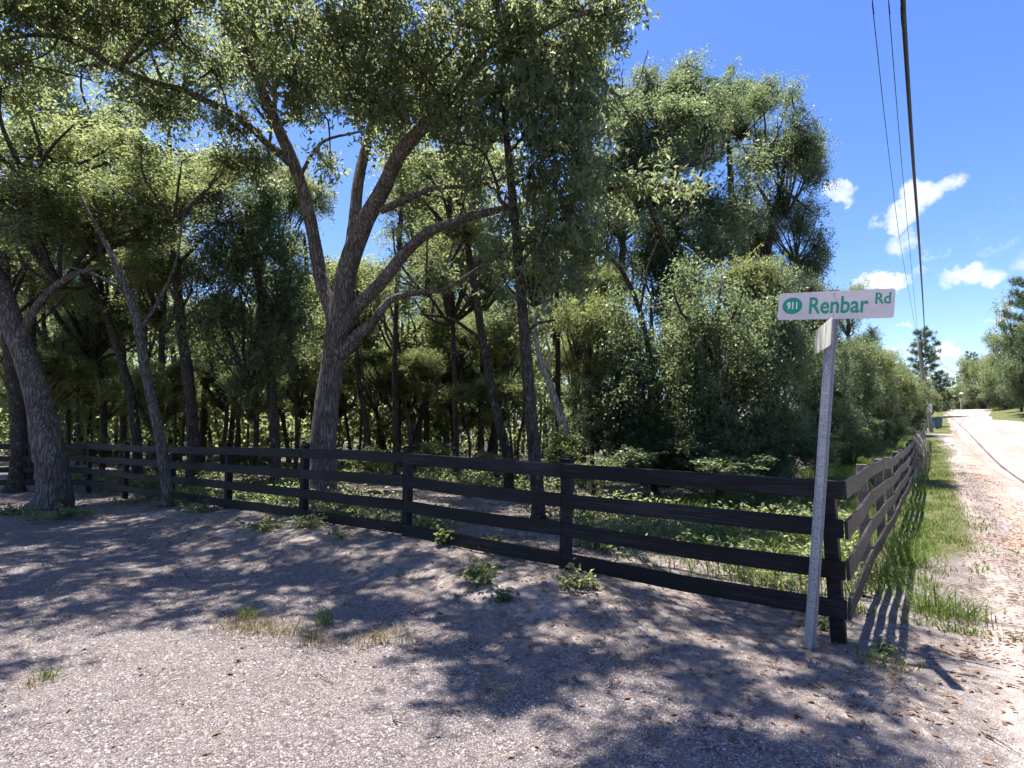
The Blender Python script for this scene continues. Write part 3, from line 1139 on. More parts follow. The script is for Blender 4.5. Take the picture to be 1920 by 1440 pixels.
def plate_mesh(name, w, h, th, rad, dark_edge=False):
    bm = bmesh.new()
    pts = []
    for cx, cz, a0 in ((w / 2 - rad, h / 2 - rad, 0), (-w / 2 + rad, h / 2 - rad, 90), (-w / 2 + rad, -h / 2 + rad, 180), (w / 2 - rad, -h / 2 + rad, 270)):
        for k in range(5):
            a = math.radians(a0 + k * 22.5)
            pts.append((cx + rad * math.cos(a), cz + rad * math.sin(a)))
    f1 = [bm.verts.new((x, -th / 2, z)) for x, z in pts]
    f2 = [bm.verts.new((x, th / 2, z)) for x, z in pts]
    bm.faces.new(f1)
    bm.faces.new(f2[::-1])
    n = len(pts)
    for i in range(n):
        bm.faces.new((f1[i], f2[i], f2[(i + 1) % n], f1[(i + 1) % n]))
    bmesh.ops.recalc_face_normals(bm, faces=bm.faces)
    return bm_mesh(name, bm)


def oriented(name, me, mat, parent, loc, X_, Z_):
    """child of the sign; local x along X_, z along Z_, local -y towards the viewer"""
    X_ = X_.normalized()
    Y_ = Z_.cross(X_).normalized()
    Z_ = X_.cross(Y_).normalized()
    o = bpy.data.objects.new(name, me)
    COL.objects.link(o)
    if not me.materials:
        me.materials.append(mat)
    o.parent = parent
    o.location = loc
    o.rotation_euler = Matrix((X_, Y_, Z_)).transposed().to_euler()
    return o


PW, PH = 0.83, 0.225
pc = at(1562.5, 572, DS - 0.035) - sb
plate = oriented('name_plate', plate_mesh('name_plate', PW, PH, 0.004, 0.02), M['sign_face'], sign, pc, PX, PZ)
plate['label'] = 'white name plate with green lettering'


def text_mesh(txt, height, sx, bold, name):
    cu = bpy.data.curves.new(name, 'FONT')
    cu.body = txt
    cu.size = 1.0
    cu.offset = bold
    cu.extrude = 0.0
    cu.resolution_u = 4
    o = bpy.data.objects.new(name, cu)
    COL.objects.link(o)
    dg = bpy.context.evaluated_depsgraph_get()
    dg.update()
    me = bpy.data.meshes.new_from_object(o.evaluated_get(dg))
    bpy.data.objects.remove(o)
    bpy.data.curves.remove(cu)
    co = np.empty(len(me.vertices) * 3)
    me.vertices.foreach_get('co', co)
    co = co.reshape(-1, 3)
    co[:, 0] -= co[:, 0].min()
    lo, hi = co[:, 1].min(), co[:, 1].max()
    k = height / (hi - lo)
    out = np.zeros_like(co)
    out[:, 0] = co[:, 0] * k * sx
    out[:, 2] = (co[:, 1] - lo) * k
    me.vertices.foreach_set('co', out.ravel())
    me.update()
    return me, out[:, 0].max()


def put_text(txt, x0, z0, height, width, mat, name, lift, bold=0.02):
    me, w = text_mesh(txt, height, 1.0, bold, name)
    for v in me.vertices:
        v.co.x *= width / w
    o = bpy.data.objects.new(name, me)
    COL.objects.link(o)
    me.materials.clear()
    me.materials.append(M[mat])
    o.parent = plate
    o.location = (x0, -lift, z0)
    return o


# plate-local metres: plate spans 207 px of the photograph
S_ = PW / 208.0
def sx_(px): return (px - 1562.5) * S_
put_text('Renbar', sx_(1518.5), -PH / 2 + 0.044, 0.138, (1624 - 1518.5) * S_, 'sign_green', 'street_lettering', 0.0032, 0.020)
put_text('Rd', sx_(1634.5), -PH / 2 + 0.110, 0.088, (1660 - 1634.5) * S_, 'sign_green', 'street_lettering', 0.0032, 0.018)
bm = bmesh.new()
bmesh.ops.create_circle(bm, cap_ends=True, radius=1.0, segments=40, matrix=Matrix.Rotation(math.pi / 2, 4, 'X'))
for v in bm.verts:
    v.co = Vector((v.co.x * 0.077, 0, v.co.z * 0.070))
bmesh.ops.recalc_face_normals(bm, faces=bm.faces)
disc = bpy.data.objects.new('number_disc', bm_mesh('number_disc', bm))
COL.objects.link(disc)
disc.data.materials.append(M['sign_green'])
disc.parent = plate
disc.location = (sx_(1486), -0.0030, 0.004)
put_text('911', sx_(1486) - 0.041, 0.004 - 0.030, 0.062, 0.080, 'sign_white', 'number_lettering', 0.0050, 0.02)
for zz in (PH / 2 - 0.018, -PH / 2 + 0.022):
    bm = bmesh.new()
    bmesh.ops.create_cone(bm, cap_ends=True, radius1=0.011, radius2=0.008, depth=0.012, segments=6, matrix=Matrix.Rotation(math.pi / 2, 4, 'X'))
    b = bpy.data.objects.new('bolt', bm_mesh('bolt', bm))
    COL.objects.link(b)
    b.data.materials.append(M['bolt'])
    b.parent = plate
    b.location = (-0.003, -0.008, zz)
# the cross-street plate, seen almost edge-on
QX = Vector((0.305, 0.952, 0.0)).normalized()
QZ = PZ
qc = at(1555.5, 632, DS - 0.0) - sb + Vector((-0.045, 0, 0)) * 0
plate2 = oriented('cross_plate', plate_mesh('cross_plate', 0.66, 0.215, 0.004, 0.02), M['sign_old'], sign, qc + Vector((-0.95, 0.31, 0)) * 0.05, QX, QZ)
plate2['label'] = 'stained pale name plate turned almost edge-on'
bm = bmesh.new()
box_bm(bm, 0.0, -0.006, 0.0, 0.03, 0.006, 0.23, 0.001)
br_ = bpy.data.objects.new('bracket', bm_mesh('bracket', bm))
COL.objects.link(br_)
br_.data.materials.append(M['galv'])
br_.parent = plate2
for zz in (-0.16, -0.30):
    bm = bmesh.new()
    bmesh.ops.create_cone(bm, cap_ends=True, radius1=0.009, radius2=0.007, depth=0.05, segments=6, matrix=Matrix.Rotation(math.pi / 2, 4, 'Y'))
    b = bpy.data.objects.new('bolt', bm_mesh('bolt', bm))
    COL.objects.link(b)
    b.data.materials.append(M['bolt'])
    b.parent = po
    b.location = (-0.03, -0.012, ph - 0.15 + zz)

# ------------------------------------------------------------------ utility pole, cables, bin, far poles
PD = 50.0
pb = at(1746, 795, PD)
pb.z = g(pb.x, pb.y)
ptop = at(1721, 636, PD)
pole = empty('utility_pole', pb)
tag(pole, 'leaning grey wooden utility pole beside the sandy road', 'utility pole')
tb = Tubes()
tb.add([pb - Vector((0, 0, 0.3)), (pb + ptop) / 2, ptop], [0.16, 0.14, 0.11], 12, 3)
link_obj('pole_shaft', tb.mesh('pole_shaft'), M['pole_wood'], pole)
bm = bmesh.new()
q = pb.lerp(ptop, 0.26)
box_bm(bm, q.x, q.y - 0.2, q.z, 0.34, 0.14, 0.75, 0.02)
link_obj('meter_box', bm_mesh('meter_box', bm), M['lamp_white'], pole)
bm = bmesh.new()
q = pb.lerp(ptop, 0.97)
box_bm(bm, q.x, q.y - 0.16, q.z, 0.16, 0.2, 0.12, 0.02)
link_obj('cable_clamp', bm_mesh('cable_clamp', bm), M['galv'], pole)


def cable(label, pxs, r, z0s=None):
    """pxs [(px, py, depth)] along the span, carried on behind the camera to the next pole"""
    P = [at(*p) for p in pxs]
    e = P[0] + (P[0] - P[1]).normalized() * 18
    e.z = P[0].z + 0.3
    tb = Tubes()
    tb.add([e] + P, [r] * (len(P) + 1), 8, 8)
    o = link_obj('overhead_cable', tb.mesh('overhead_cable'), M['cable'])
    tag(o, label, 'cable', 'overhead cables along the road')
    return o


cable('thick black overhead cable running to the leaning pole', [(1691, -60, 8.2), (1694.5, 30, 9.2), (1712, 300, 14.5), (1725, 480, 24), (1733, 610, 52), (1737, 690, 100)], 0.037)
cable('thin overhead wire between the two other cables', [(1659, -60, 10.5), (1668, 30, 11.5), (1690, 300, 18), (1707, 480, 28), (1722, 637, 50)], 0.0085)
cable('thin overhead wire farthest left from the thick cable', [(1628, -60, 10.5), (1638, 30, 11.5), (1668, 300, 18), (1692, 480, 28), (1720, 634, 50)], 0.0085)
# the lines cross the road to the far side beyond the crest
tb = Tubes()
tb.add([ptop, at(1790, 697, 85), at(1840, 690, 120)], [0.02, 0.03, 0.035], 5, 5)
o = link_obj('overhead_cable', tb.mesh('overhead_cable'), M['cable'])
tag(o, 'distant wire crossing above the road to the right trees', 'cable', 'overhead cables along the road')

# wheeled bin
bb = at(1756, 797, 54)
bb.z = g(bb.x, bb.y) + 0.02
bn = empty('trash_bin', bb)
tag(bn, 'dark teal wheeled trash bin by the far driveway', 'trash bin')
bm = bmesh.new()
r_ = bmesh.ops.create_cube(bm, size=1)
for v in r_['verts']:
    s = 0.36 if v.co.z > 0 else 0.28
    v.co = Vector((bb.x + math.copysign(s, v.co.x), bb.y + math.copysign(s * 1.05, v.co.y), bb.z + (0.98 if v.co.z > 0 else 0.06)))
bmesh.ops.bevel(bm, geom=bm.edges[:], offset=0.04, segments=2, affect='EDGES')
link_obj('bin_body', bm_mesh('bin_body', bm), M['bin'], bn)
bm = bmesh.new()
box_bm(bm, bb.x, bb.y, bb.z + 1.03, 0.80, 0.84, 0.09, 0.03)
link_obj('lid', bm_mesh('lid', bm), M['bin'], bn)
for s in (-1, 1):
    bm = bmesh.new()
    bmesh.ops.create_cone(bm, cap_ends=True, radius1=0.13, radius2=0.13, depth=0.06, segments=14,
                          matrix=Matrix.Translation((bb.x + s * 0.27, bb.y + 0.3, bb.z + 0.12)) @ Matrix.Rotation(math.pi / 2, 4, 'Y'))
    link_obj('wheel', bm_mesh('wheel', bm), M['rubber'], bn)

for (px, tpy, d, lab, lamp) in ((1801, 738, 112, 'pale lamp post standing under the trees past the crest', True),
                                (1786, 745, 150, 'thin dark utility pole far down the road, right of a pair', False),
                                (1781, 750, 165, 'thin dark utility pole far down the road, left of a pair', False)):
    tp = at(px, tpy, d)
    bz = g(tp.x, tp.y)
    o = empty('lamp_post' if lamp else 'utility_pole', (tp.x, tp.y, bz))
    tag(o, lab, 'lamp post' if lamp else 'utility pole')
    tb = Tubes()
    tb.add([(tp.x, tp.y, bz - 0.3), (tp.x, tp.y, tp.z)], [0.13, 0.10], 8, 1)
    link_obj('pole_shaft', tb.mesh('pole_shaft'), M['pole_wood' if lamp else 'bark_dark'], o)
    bm = bmesh.new()
    if lamp:
        bmesh.ops.create_uvsphere(bm, u_segments=10, v_segments=6, radius=0.35, matrix=Matrix.Translation((tp.x, tp.y - 0.3, tp.z)) @ Matrix.Diagonal((1, 1.4, 0.6, 1)))
        link_obj('lamp_head', bm_mesh('lamp_head', bm), M['lamp_white'], o)
    else:
        box_bm(bm, tp.x, tp.y, tp.z - 0.8, 2.0, 0.14, 0.14, 0.01)
        link_obj('crossarm', bm_mesh('crossarm', bm), M['bark_dark'], o)

# ------------------------------------------------------------------ the great forked oak behind the fence
HD = 12.6
hx = (604 - 960) / F * HD
hero = empty('oak_tree', (hx, HD, g(hx, HD)))
tag(hero, 'great forked oak with thick reddish-grey trunk behind the black fence', 'tree')
tb = Tubes()


def limb(pts, sides=12, sub=5, rough=0.025, flare=False):
    P, r = px_path(pts)
    tb.add(P, r, sides, sub, rough, flare)


P, r = px_path([(605, 900, 58, 12.6), (607, 820, 54, 12.6), (615, 740, 50, 12.6), (624, 680, 48, 12.6), (632, 630, 49, 12.5), (641, 575, 49, 12.4), (650, 510, 44, 12.3),
                (680, 425, 40, 12.1), (718, 355, 34, 11.8), (752, 285, 32, 11.4), (815, 215, 27, 11.0), (895, 120, 24, 10.5), (925, 30, 21, 10.2), (935, -80, 17, 9.8)])
P = [Vector((hx, HD, g(hx, HD) - 0.1))] + P
r = [r[0] * 1.1] + r
tb.add(P, r, 16, 5, 0.02, True)
limb([(634, 640, 36, 12.5), (622, 585, 32, 12.6), (603, 530, 30, 12.7), (590, 455, 28, 12.8), (572, 370, 27, 12.8), (548, 300, 26, 12.7), (528, 255, 25, 12.6), (492, 170, 21, 12.4), (460, 85, 17, 12.2), (432, 0, 13, 12.0), (415, -90, 9, 11.7)])
limb([(655, 500, 30, 12.3), (664, 420, 27, 12.4), (672, 340, 24, 12.5), (684, 285, 21, 12.6), (700, 215, 15, 12.5), (690, 130, 10, 12.4)])
limb([(640, 625, 34, 12.5), (668, 578, 30, 12.3), (715, 530, 27, 12.0), (768, 465, 25, 11.7), (825, 425, 21, 11.4), (940, 392, 16, 11.0), (1050, 376, 12, 10.8), (1200, 345, 9, 10.6), (1262, 352, 11, 10.6), (1290, 360, 5, 10.6)])
limb([(638, 665, 34, 12.5), (668, 632, 27, 12.4), (700, 603, 21, 12.3), (740, 558, 15, 12.2), (835, 540, 10, 12.1), (900, 500, 5, 12)])
limb([(715, 395, 18, 11.9), (760, 375, 15, 11.7), (815, 352, 12, 11.5), (890, 350, 8, 11.3), (960, 330, 4, 11.2)], 8)
limb([(545, 305, 20, 12.7), (500, 268, 16, 12.6), (448, 222, 15, 12.4), (350, 172, 14, 12.0), (290, 155, 13, 11.8), (222, 128, 12, 11.6), (150, 85, 11, 11.4), (105, 68, 10, 11.2), (20, 72, 8, 11.0), (-40, 120, 5, 11)], 9)
limb([(222, 130, 11, 11.6), (248, 95, 10, 11.5), (275, 62, 8, 11.4), (285, 15, 6, 11.3), (270, -60, 4, 11.2)], 7)
limb([(240, 120, 7, 11.6), (290, 85, 6, 11.6), (330, 65, 4, 11.5)], 6)
limb([(150, 85, 7, 11.4), (90, 35, 6, 11.3), (30, 10, 4, 11.2)], 6)
limb([(895, 125, 16, 10.5), (960, 95, 14, 10.3), (1040, 45, 12, 10.1), (1105, 22, 10, 9.9), (1180, 10, 5, 9.8)], 8)
limb([(905, 120, 13, 10.5), (980, 82, 12, 10.5), (1060, 90, 10, 10.5), (1105, 110, 8, 10.5), (1140, 160, 5, 10.5), (1165, 185, 4, 10.5)], 8)
limb([(820, 210, 10, 11), (860, 130, 9, 10.9), (880, 60, 6, 10.8)], 7)
limb([(560, 335, 9, 12.7), (600, 270, 7, 12.5), (660, 250, 5, 12.3), (720, 240, 3, 12.2)], 6)
limb([(1105, 110, 5, 10.5), (1150, 175, 4, 10.4), (1190, 170, 3, 10.4), (1215, 95, 2.5, 10.4)], 5)
limb([(1150, 172, 4, 10.4), (1170, 200, 3, 10.4), (1185, 230, 2, 10.4)], 5)


def wlimb(pts, rad, sides=8):
    tb.add([Vector(p) for p in pts], rad, sides, 4, 0.02)


# limbs that reach out over the gravel, above the picture
wlimb([at(925, 30, 10.2), (-0.2, 8.6, 8.9), (0.1, 6.8, 9.2), (0.3, 5.0, 9.3)], [0.09, 0.075, 0.055, 0.02])
tipl = at(415, -90, 11.7)
wlimb([tipl, tipl + Vector((-0.1, -1.0, 0.45)), tipl + Vector((-0.1, -2.2, 0.6)), tipl + Vector((-0.4, -3.4, 0.5))], [0.045, 0.042, 0.032, 0.012])
wlimb([(-0.2, 8.6, 8.9), (1.6, 7.4, 9.0), (2.6, 6.6, 8.8)], [0.05, 0.035, 0.012])
wlimb([(-0.2, 8.6, 8.9), (-2.0, 8.0, 9.4), (-2.8, 7.4, 9.5)], [0.05, 0.035, 0.012])
trk = link_obj('trunk', tb.mesh('trunk'), M['bark_oak'], hero)

# knot on the trunk
HL = []     # foliage lobes of the oak in the picture (px, py, depth, radius px, vertical factor)
for (px, py, d, rp_, w) in [(470, 60, 12, 75, .7), (560, 40, 11.5, 80, .8), (640, 90, 11, 80, .8), (560, 150, 11.6, 70, .75), (730, 60, 10.6, 90, .8), (800, 140, 10.6, 85, .85),
                            (690, 190, 11.3, 75, .8), (880, 50, 10, 90, .8), (980, 40, 10, 80, .8), (1080, 20, 10, 75, .8), (1010, 150, 10.4, 70, .9), (1150, 20, 10, 50, .8),
                            (770, 235, 11.2, 55, .7), (860, 220, 10.6, 62, .8), (610, 220, 11.8, 52, .7), (1070, 130, 10.5, 55, 1.0), (1110, 180, 10.5, 35, 1.1),
                            (330, 40, 11.6, 70, .7), (230, 50, 11.4, 75, .6), (120, 40, 11.2, 75, .6), (40, 120, 11, 60, .6), (400, 130, 12, 60, .55), (300, 200, 12, 60, .5), (170, 150, 11.5, 60, .5), (430, 230, 12.4, 50, .6),
                            (490, 300, 12.8, 40, .6), (880, 330, 11.3, 45, .6), (1010, 375, 10.9, 40, .6), (1180, 340, 10.6, 40, .6), (1270, 350, 10.6, 35, .5), (830, 520, 12.1, 40, .5), (740, 260, 12.4, 45, .6), (620, 300, 12.6, 30, .6)]:
    c = at(px, py, d)
    rr_ = rp_ * d / F
    HL.append((c.x, c.y, c.z, rr_, rr_ * 1.1, rr_ * w))
HS = []
# the rest of the crown spreads out over the gravel, above the picture: (ground x, ground y shaded, height, radius)
for (gx, gy, z, r_) in [(0.6, 4.2, 9.2, .85), (1.5, 4.4, 9.0, .8), (0.9, 3.3, 9.3, .55), (1.7, 3.2, 9.2, .6), (2.2, 4.0, 8.9, .5), (2.6, 4.7, 8.8, .6), (0.0, 5.0, 9.4, .8), (1.1, 5.3, 9.0, .9), (2.1, 5.3, 8.9, .8),
                        (-0.6, 5.7, 9.3, .9), (0.4, 6.3, 9.1, .9), (1.5, 6.6, 9.0, .8), (-1.6, 6.1, 9.5, .9), (-2.6, 6.3, 9.4, .9), (-3.6, 6.2, 9.6, .9), (-4.6, 6.4, 9.4, .9), (-5.6, 6.3, 9.3, .9), (-6.6, 6.6, 9.3, 1.0),
                        (-1.2, 7.2, 9.6, 1.0), (-2.4, 7.5, 9.7, 1.0), (-3.8, 7.4, 9.8, 1.0), (-5.2, 7.6, 9.6, 1.0), (-6.6, 7.9, 9.5, 1.0), (-8.0, 7.6, 9.2, 1.0), (-3.2, 8.8, 10.3, 1.1), (-5.0, 9.0, 10.2, 1.1), (-7.0, 9.2, 9.9, 1.1),
                        (0.2, 7.6, 9.9, 1.0), (-0.9, 8.6, 10.4, 1.0), (-8.6, 9.2, 9.6, 1.0), (-4.3, 5.4, 9.6, .5), (-6.2, 5.2, 9.3, .55), (-4.4, 4.9, 9.0, .42), (-3.75, 4.25, 9.0, .32), (-3.15, 3.5, 9.1, .34), (-3.6, 3.6, 9.1, .3), (2.8, 5.4, 9.0, .55), (3.0, 4.7, 8.9, .4), (-7.6, 6.4, 9.3, .9), (-8.8, 6.9, 9.2, .9), (-7.4, 5.6, 9.2, .6), (-3.0, 5.5, 9.5, .45), (-1.4, 5.4, 9.4, .5), (-2.0, 7.0, 9.8, .9), (-4.4, 8.2, 10, 1.0), (-6, 8.6, 9.9, 1.0), (-7.6, 8.6, 9.7, 1.0), (-9.6, 8.2, 9.4, 1.0), (1.3, 2.8, 9.2, .4), (0.5, 3.4, 9.3, .5), (1.0, 3.0, 9.2, .5), (0.1, 4.0, 9.3, .55), (-0.45, 4.4, 9.3, .45), (1.5, 3.7, 9.2, .6)]:
    HS.append((gx - 0.21 * z, gy + 0.17 * z, z, r_, r_, r_ * 0.45))


def bespoke_crown(root, lobes, nclu, per, sig, ll, lw, droop, seed, mat, shell=0.25, twr=0.008, gap=(2.6, -0.9)):
    rng = np.random.default_rng(seed)
    cc, idx = lobe_clusters(lobes, nclu, rng, shell)
    lob = np.array(lobes)[:, :3]
    kp = holes(cc, gap[0], gap[1], seed)
    cc, idx = cc[kp], idx[kp]
    nclu = len(cc)
    p, rep, dv, ln = spread_leaves(cc, per, sig, rng, lob[idx], 0.45)
    tone = rng.beta(2.2, 2.6, nclu)
    link_obj('crown', leaf_mesh('crown', p, ll, lw, droop, rng, tone[rep]), M[mat], root)
    bt = Tubes()
    for k in range(0, nclu, 3):
        c = np.array(lobes[idx[k]][:3])
        e = cc[k]
        mid = (c + e) / 2 + rng.normal(0, 0.16, 3) * np.linalg.norm(e - c)
        bt.add([c, mid, e, e + dv[k] * ln[k] * 0.8], [twr * 1.8, twr, twr * 0.7, twr * 0.3], 3, 2, cap=False)
    for k, lb in enumerate(lobes[1:], 1):       # tie each lobe to its nearest neighbour by a branch
        c = np.array(lb[:3])
        oth = np.array([q[:3] for q in lobes[:k]])
        j = np.argmin(((oth - c) ** 2).sum(1))
        mid = (c + oth[j]) / 2 + rng.normal(0, 0.12, 3)
        bt.add([oth[j], mid, c], [twr * 2.6, twr * 2.4, twr * 1.6], 5, 3, cap=False)
    link_obj('branches', bt.mesh('branches'), M['twig'], root)


bespoke_crown(hero, HL, 1950, 30, 0.23, 0.14, 0.046, 0.45, 42, 'leaf_oak')
bespoke_crown(hero, HS, 2700, 32, 0.17, 0.14, 0.05, 0.3, 44, 'leaf_oak', gap=(5.0, -0.45))

# ------------------------------------------------------------------ nearer trees along the fence
tree('stout grey oak leaning left in front of the fence at the left edge', (104, 12.3),
     [(103, 930, 58), (97, 880, 56), (88, 830, 58), (76, 760, 50), (55, 690, 45), (30, 625, 42), (2, 545, 39), (-50, 440, 34), (-110, 330, 26), (-150, 220, 16)],
     [('sparse0', -60, 300, 12.4, 220, 140), ('broad1', 120, 430, 12.6, 165, 105), ('sparse0', 60, 250, 12.0, 190, 90)],
     'bark_oak', limbs=[[(38, 640, 20), (62, 585, 17), (100, 540, 15), (150, 510, 11), (205, 500, 5)]], sides=14, group='trees standing by the black fence')
tree('slim mottled tree leaning left, rooted in front of the fence', (317, 11.5),
     [(315, 925, 23), (308, 880, 22), (298, 810, 22), (282, 740, 20), (268, 670, 20), (262, 620, 20), (245, 560, 17), (222, 505, 14), (190, 440, 9), (150, 370, 5)],
     [('broad2', 190, 390, 12.8, 150, 85), ('sparse0', 330, 330, 12.6, 120, 80)], 'bark_grey', limbs=[[(262, 620, 9), (300, 560, 7), (330, 490, 5), (345, 400, 3)], [(240, 555, 8), (190, 520, 6), (130, 500, 3)]],
     sides=10, group='trees standing by the black fence')
# slender straight tree with hanging leaves
sl = tree('slender straight dark-barked oak with drooping leaves, right of the great oak', (1009, 10.2),
          [(1009, 940, 29), (1003, 860, 29), (994, 760, 27), (986, 660, 25), (978, 560, 23), (970, 460, 21), (962, 380, 20), (953, 290, 16), (945, 200, 12), (940, 120, 8)],
          [], 'bark_dark', limbs=[[(965, 400, 10), (938, 375, 9), (930, 340, 7), (900, 280, 5), (830, 265, 3)], [(984, 640, 8), (1002, 610, 7), (1040, 600, 4)], [(972, 480, 7), (1010, 420, 6), (1060, 380, 4)],
                                  [(952, 290, 7), (1000, 240, 5), (1060, 230, 3)]], sides=10, group='trees standing by the black fence')
SLL = []
for (px, py, rp_, w) in [(940, 180, 60, 1), (1010, 230, 62, 1), (920, 270, 55, .9), (1060, 280, 55, 1.1), (990, 330, 55, 1), (1060, 400, 50, 1.1), (1010, 450, 45, 1), (900, 330, 40, .9), (1100, 350, 40, 1.2), (1040, 520, 45, .9),
                         (1085, 200, 45, 1.1), (960, 110, 50, 1), (950, 420, 35, .9), (1090, 470, 40, 1), (930, 480, 30, .8), (1110, 270, 35, 1.1)]:
    c = at(px, py, 10.2 + random.uniform(-0.5, 0.5))
    q = rp_ * 10.2 / F
    SLL.append((c.x, c.y, c.z, q, q, q * w))
bespoke_crown(sl, SLL, 600, 27, 0.2, 0.135, 0.044, 0.7, 43, 'leaf_oak')

# ------------------------------------------------------------------ the wood behind
WOOD = [
    ('dark trunk of a tall tree close behind the left-edge leaning oak', (38, 15.5), [(36, 850, 30), (30, 740, 28), (18, 650, 26), (10, 540, 22), (5, 420, 14)], [('broad1', 10, 480, 16, 150, 130)], 'bark_dark', []),
    ('thin dark tree between the left-edge oak and the slim mottled tree', (195, 20), [(195, 840, 12), (193, 760, 12), (188, 680, 11), (180, 560, 8)], [('broad0', 180, 560, 20, 120, 110)], 'bark_dark', []),
    ('dark tree leaning left behind the slim mottled tree', (262, 17), [(258, 850, 20), (248, 760, 18), (232, 690, 16), (206, 610, 14), (190, 540, 11), (180, 450, 8)], [('broad1', 210, 470, 17, 130, 110)], 'bark_dark', []),
    ('very dark upright trunk just right of the slim mottled tree', (362, 15.6), [(362, 850, 25), (358, 760, 24), (350, 690, 23), (338, 600, 20), (328, 480, 17), (322, 360, 12), (318, 260, 7)], [('broad0', 335, 300, 15.5, 140, 110), ('bright0', 310, 540, 16, 110, 80)], 'bark_dark', [[(330, 500, 8), (400, 430, 6), (450, 400, 4)]]),
    ('dark leafy evergreen left of the great oak, trunk speckled with light', (517, 15.8), [(516, 860, 20), (512, 760, 19), (505, 680, 18), (494, 600, 16), (482, 510, 14), (472, 430, 11), (462, 340, 7)], [('dense1', 470, 560, 15.8, 115, 150), ('dense0', 450, 390, 15.6, 100, 110)], 'bark_dark', []),
    ('thin dark sapling directly left of the great oak trunk', (556, 21), [(556, 830, 8), (556, 760, 8), (553, 690, 6)], [('broad0', 555, 640, 21, 80, 75)], 'bark_dark', []),
    ('dark tree leaning right of the great oak, its crown behind the fork', (690, 20), [(690, 830, 13), (682, 770, 12), (672, 700, 10), (668, 620, 8)], [('bright0', 670, 560, 21, 100, 80)], 'bark_dark', []),
    ('slim upright tree midway between the great oak and the slender oak', (857, 18), [(856, 840, 12), (853, 740, 11), (850, 640, 10), (848, 520, 8)], [('broad1', 845, 500, 18, 120, 105)], 'bark_dark', []),
    ('dark trunk leaning left, close left of the slender straight oak', (955, 14), [(950, 850, 20), (930, 770, 19), (912, 680, 18), (896, 580, 17), (882, 490, 15), (868, 420, 11), (850, 340, 7)], [('broad2', 850, 350, 14.2, 130, 95), ('sparse0', 800, 470, 14.4, 120, 80)], 'bark_dark', [[(905, 640, 9), (850, 600, 7), (790, 590, 4)]]),
    ('thin dark trunk right behind the slender straight oak', (1075, 17), [(1075, 850, 10), (1078, 760, 9), (1082, 660, 8), (1086, 560, 5)], [('bright0', 1085, 600, 16.5, 75, 80)], 'bark_dark', []),
    ('bent thin tree with low arching limbs in the gap right of the great oak', (770, 22), [(770, 830, 10), (764, 780, 9), (748, 720, 8), (735, 640, 6)], [('sparse0', 755, 590, 22, 110, 85)], 'bark_grey', [[(764, 780, 6), (800, 735, 5), (850, 725, 4), (905, 745, 3)], [(755, 740, 5), (700, 730, 4), (680, 660, 3)], [(745, 710, 5), (790, 690, 4), (830, 700, 2)]]),
    ('thin dark trunk in the left shade between fence posts', (128, 22), [(128, 835, 10), (126, 760, 10), (122, 690, 8), (120, 600, 6)], [('broad2', 110, 600, 22, 110, 95)], 'bark_dark', []),
    ('thin crooked dark tree behind the very dark upright trunk', (420, 22), [(420, 830, 9), (425, 770, 9), (416, 700, 8), (424, 620, 6)], [('broad1', 415, 640, 22, 100, 85)], 'bark_dark', []),
    ('yellow-green sunlit tree high behind the left-edge oak', (230, 24), [(230, 830, 14), (232, 700, 13), (225, 560, 11), (220, 430, 8)], [('bright0', 130, 300, 20, 150, 75), ('broad0', 250, 420, 24, 140, 110)], 'bark_dark', []),
    ('tall pale-leaved tree behind the left limb of the great oak', (590, 25), [(588, 830, 13), (586, 700, 12), (580, 560, 10), (570, 440, 7)], [('bright0', 530, 400, 24, 85, 95), ('broad2', 580, 560, 25, 110, 90)], 'bark_dark', []),
    ('sunlit tree behind the long right limb of the great oak', (800, 25), [(800, 830, 12), (798, 700, 11), (796, 560, 9), (800, 440, 6)], [('bright0', 790, 420, 25, 100, 85), ('broad0', 900, 480, 24, 110, 110)], 'bark_dark', []),
    ('far slim tree in the middle of the gap behind the fence', (900, 24), [(900, 830, 10), (902, 740, 9), (906, 640, 7)], [('broad1', 930, 640, 24, 110, 85)], 'bark_dark', []),
    ('thin dark tree at the very left behind the fence', (80, 19), [(78, 845, 12), (80, 760, 11), (84, 680, 10), (80, 560, 7)], [('broad0', 60, 640, 19, 110, 80)], 'bark_dark', []),
    ('tall sunlit tree behind the long left limb of the great oak', (300, 19), [(300, 840, 14), (302, 700, 13), (306, 520, 12), (312, 340, 9), (320, 200, 6)], [('sparse0', 335, 105, 19, 150, 105), ('sparse0', 210, 190, 19, 120, 80)], 'bark_dark', []),
    ('tall tree whose leaves fill the top left corner', (60, 18), [(60, 845, 14), (62, 700, 13), (60, 520, 12), (58, 340, 9), (60, 200, 6)], [('sparse0', 50, 110, 18, 150, 105), ('sparse0', 170, 50, 17.5, 130, 80)], 'bark_dark', []),
    ('tall tree behind the leafy top of the great oak', (742, 19), [(742, 840, 11), (740, 700, 11), (744, 560, 10), (752, 400, 9), (760, 260, 6)], [('sparse0', 690, 110, 18.5, 150, 95), ('bright0', 830, 190, 19, 110, 75), ('sparse0', 900, 300, 19, 100, 80)], 'bark_dark', []),
    ('tall thin-leaved tree behind the left limb top of the great oak', (480, 20), [(480, 835, 11), (482, 700, 11), (488, 520, 10), (500, 340, 8), (510, 220, 5)], [('sparse0', 520, 130, 19, 120, 110)], 'bark_dark', []),
    ('tall tree behind the drooping crown of the slender oak', (1045, 17.5), [(1045, 850, 11), (1046, 700, 11), (1044, 520, 10), (1040, 340, 8), (1040, 220, 5)], [('broad1', 1040, 120, 17, 115, 105), ('broad0', 1000, 480, 17, 90, 90)], 'bark_dark', []),
]
ru = random.Random(19)
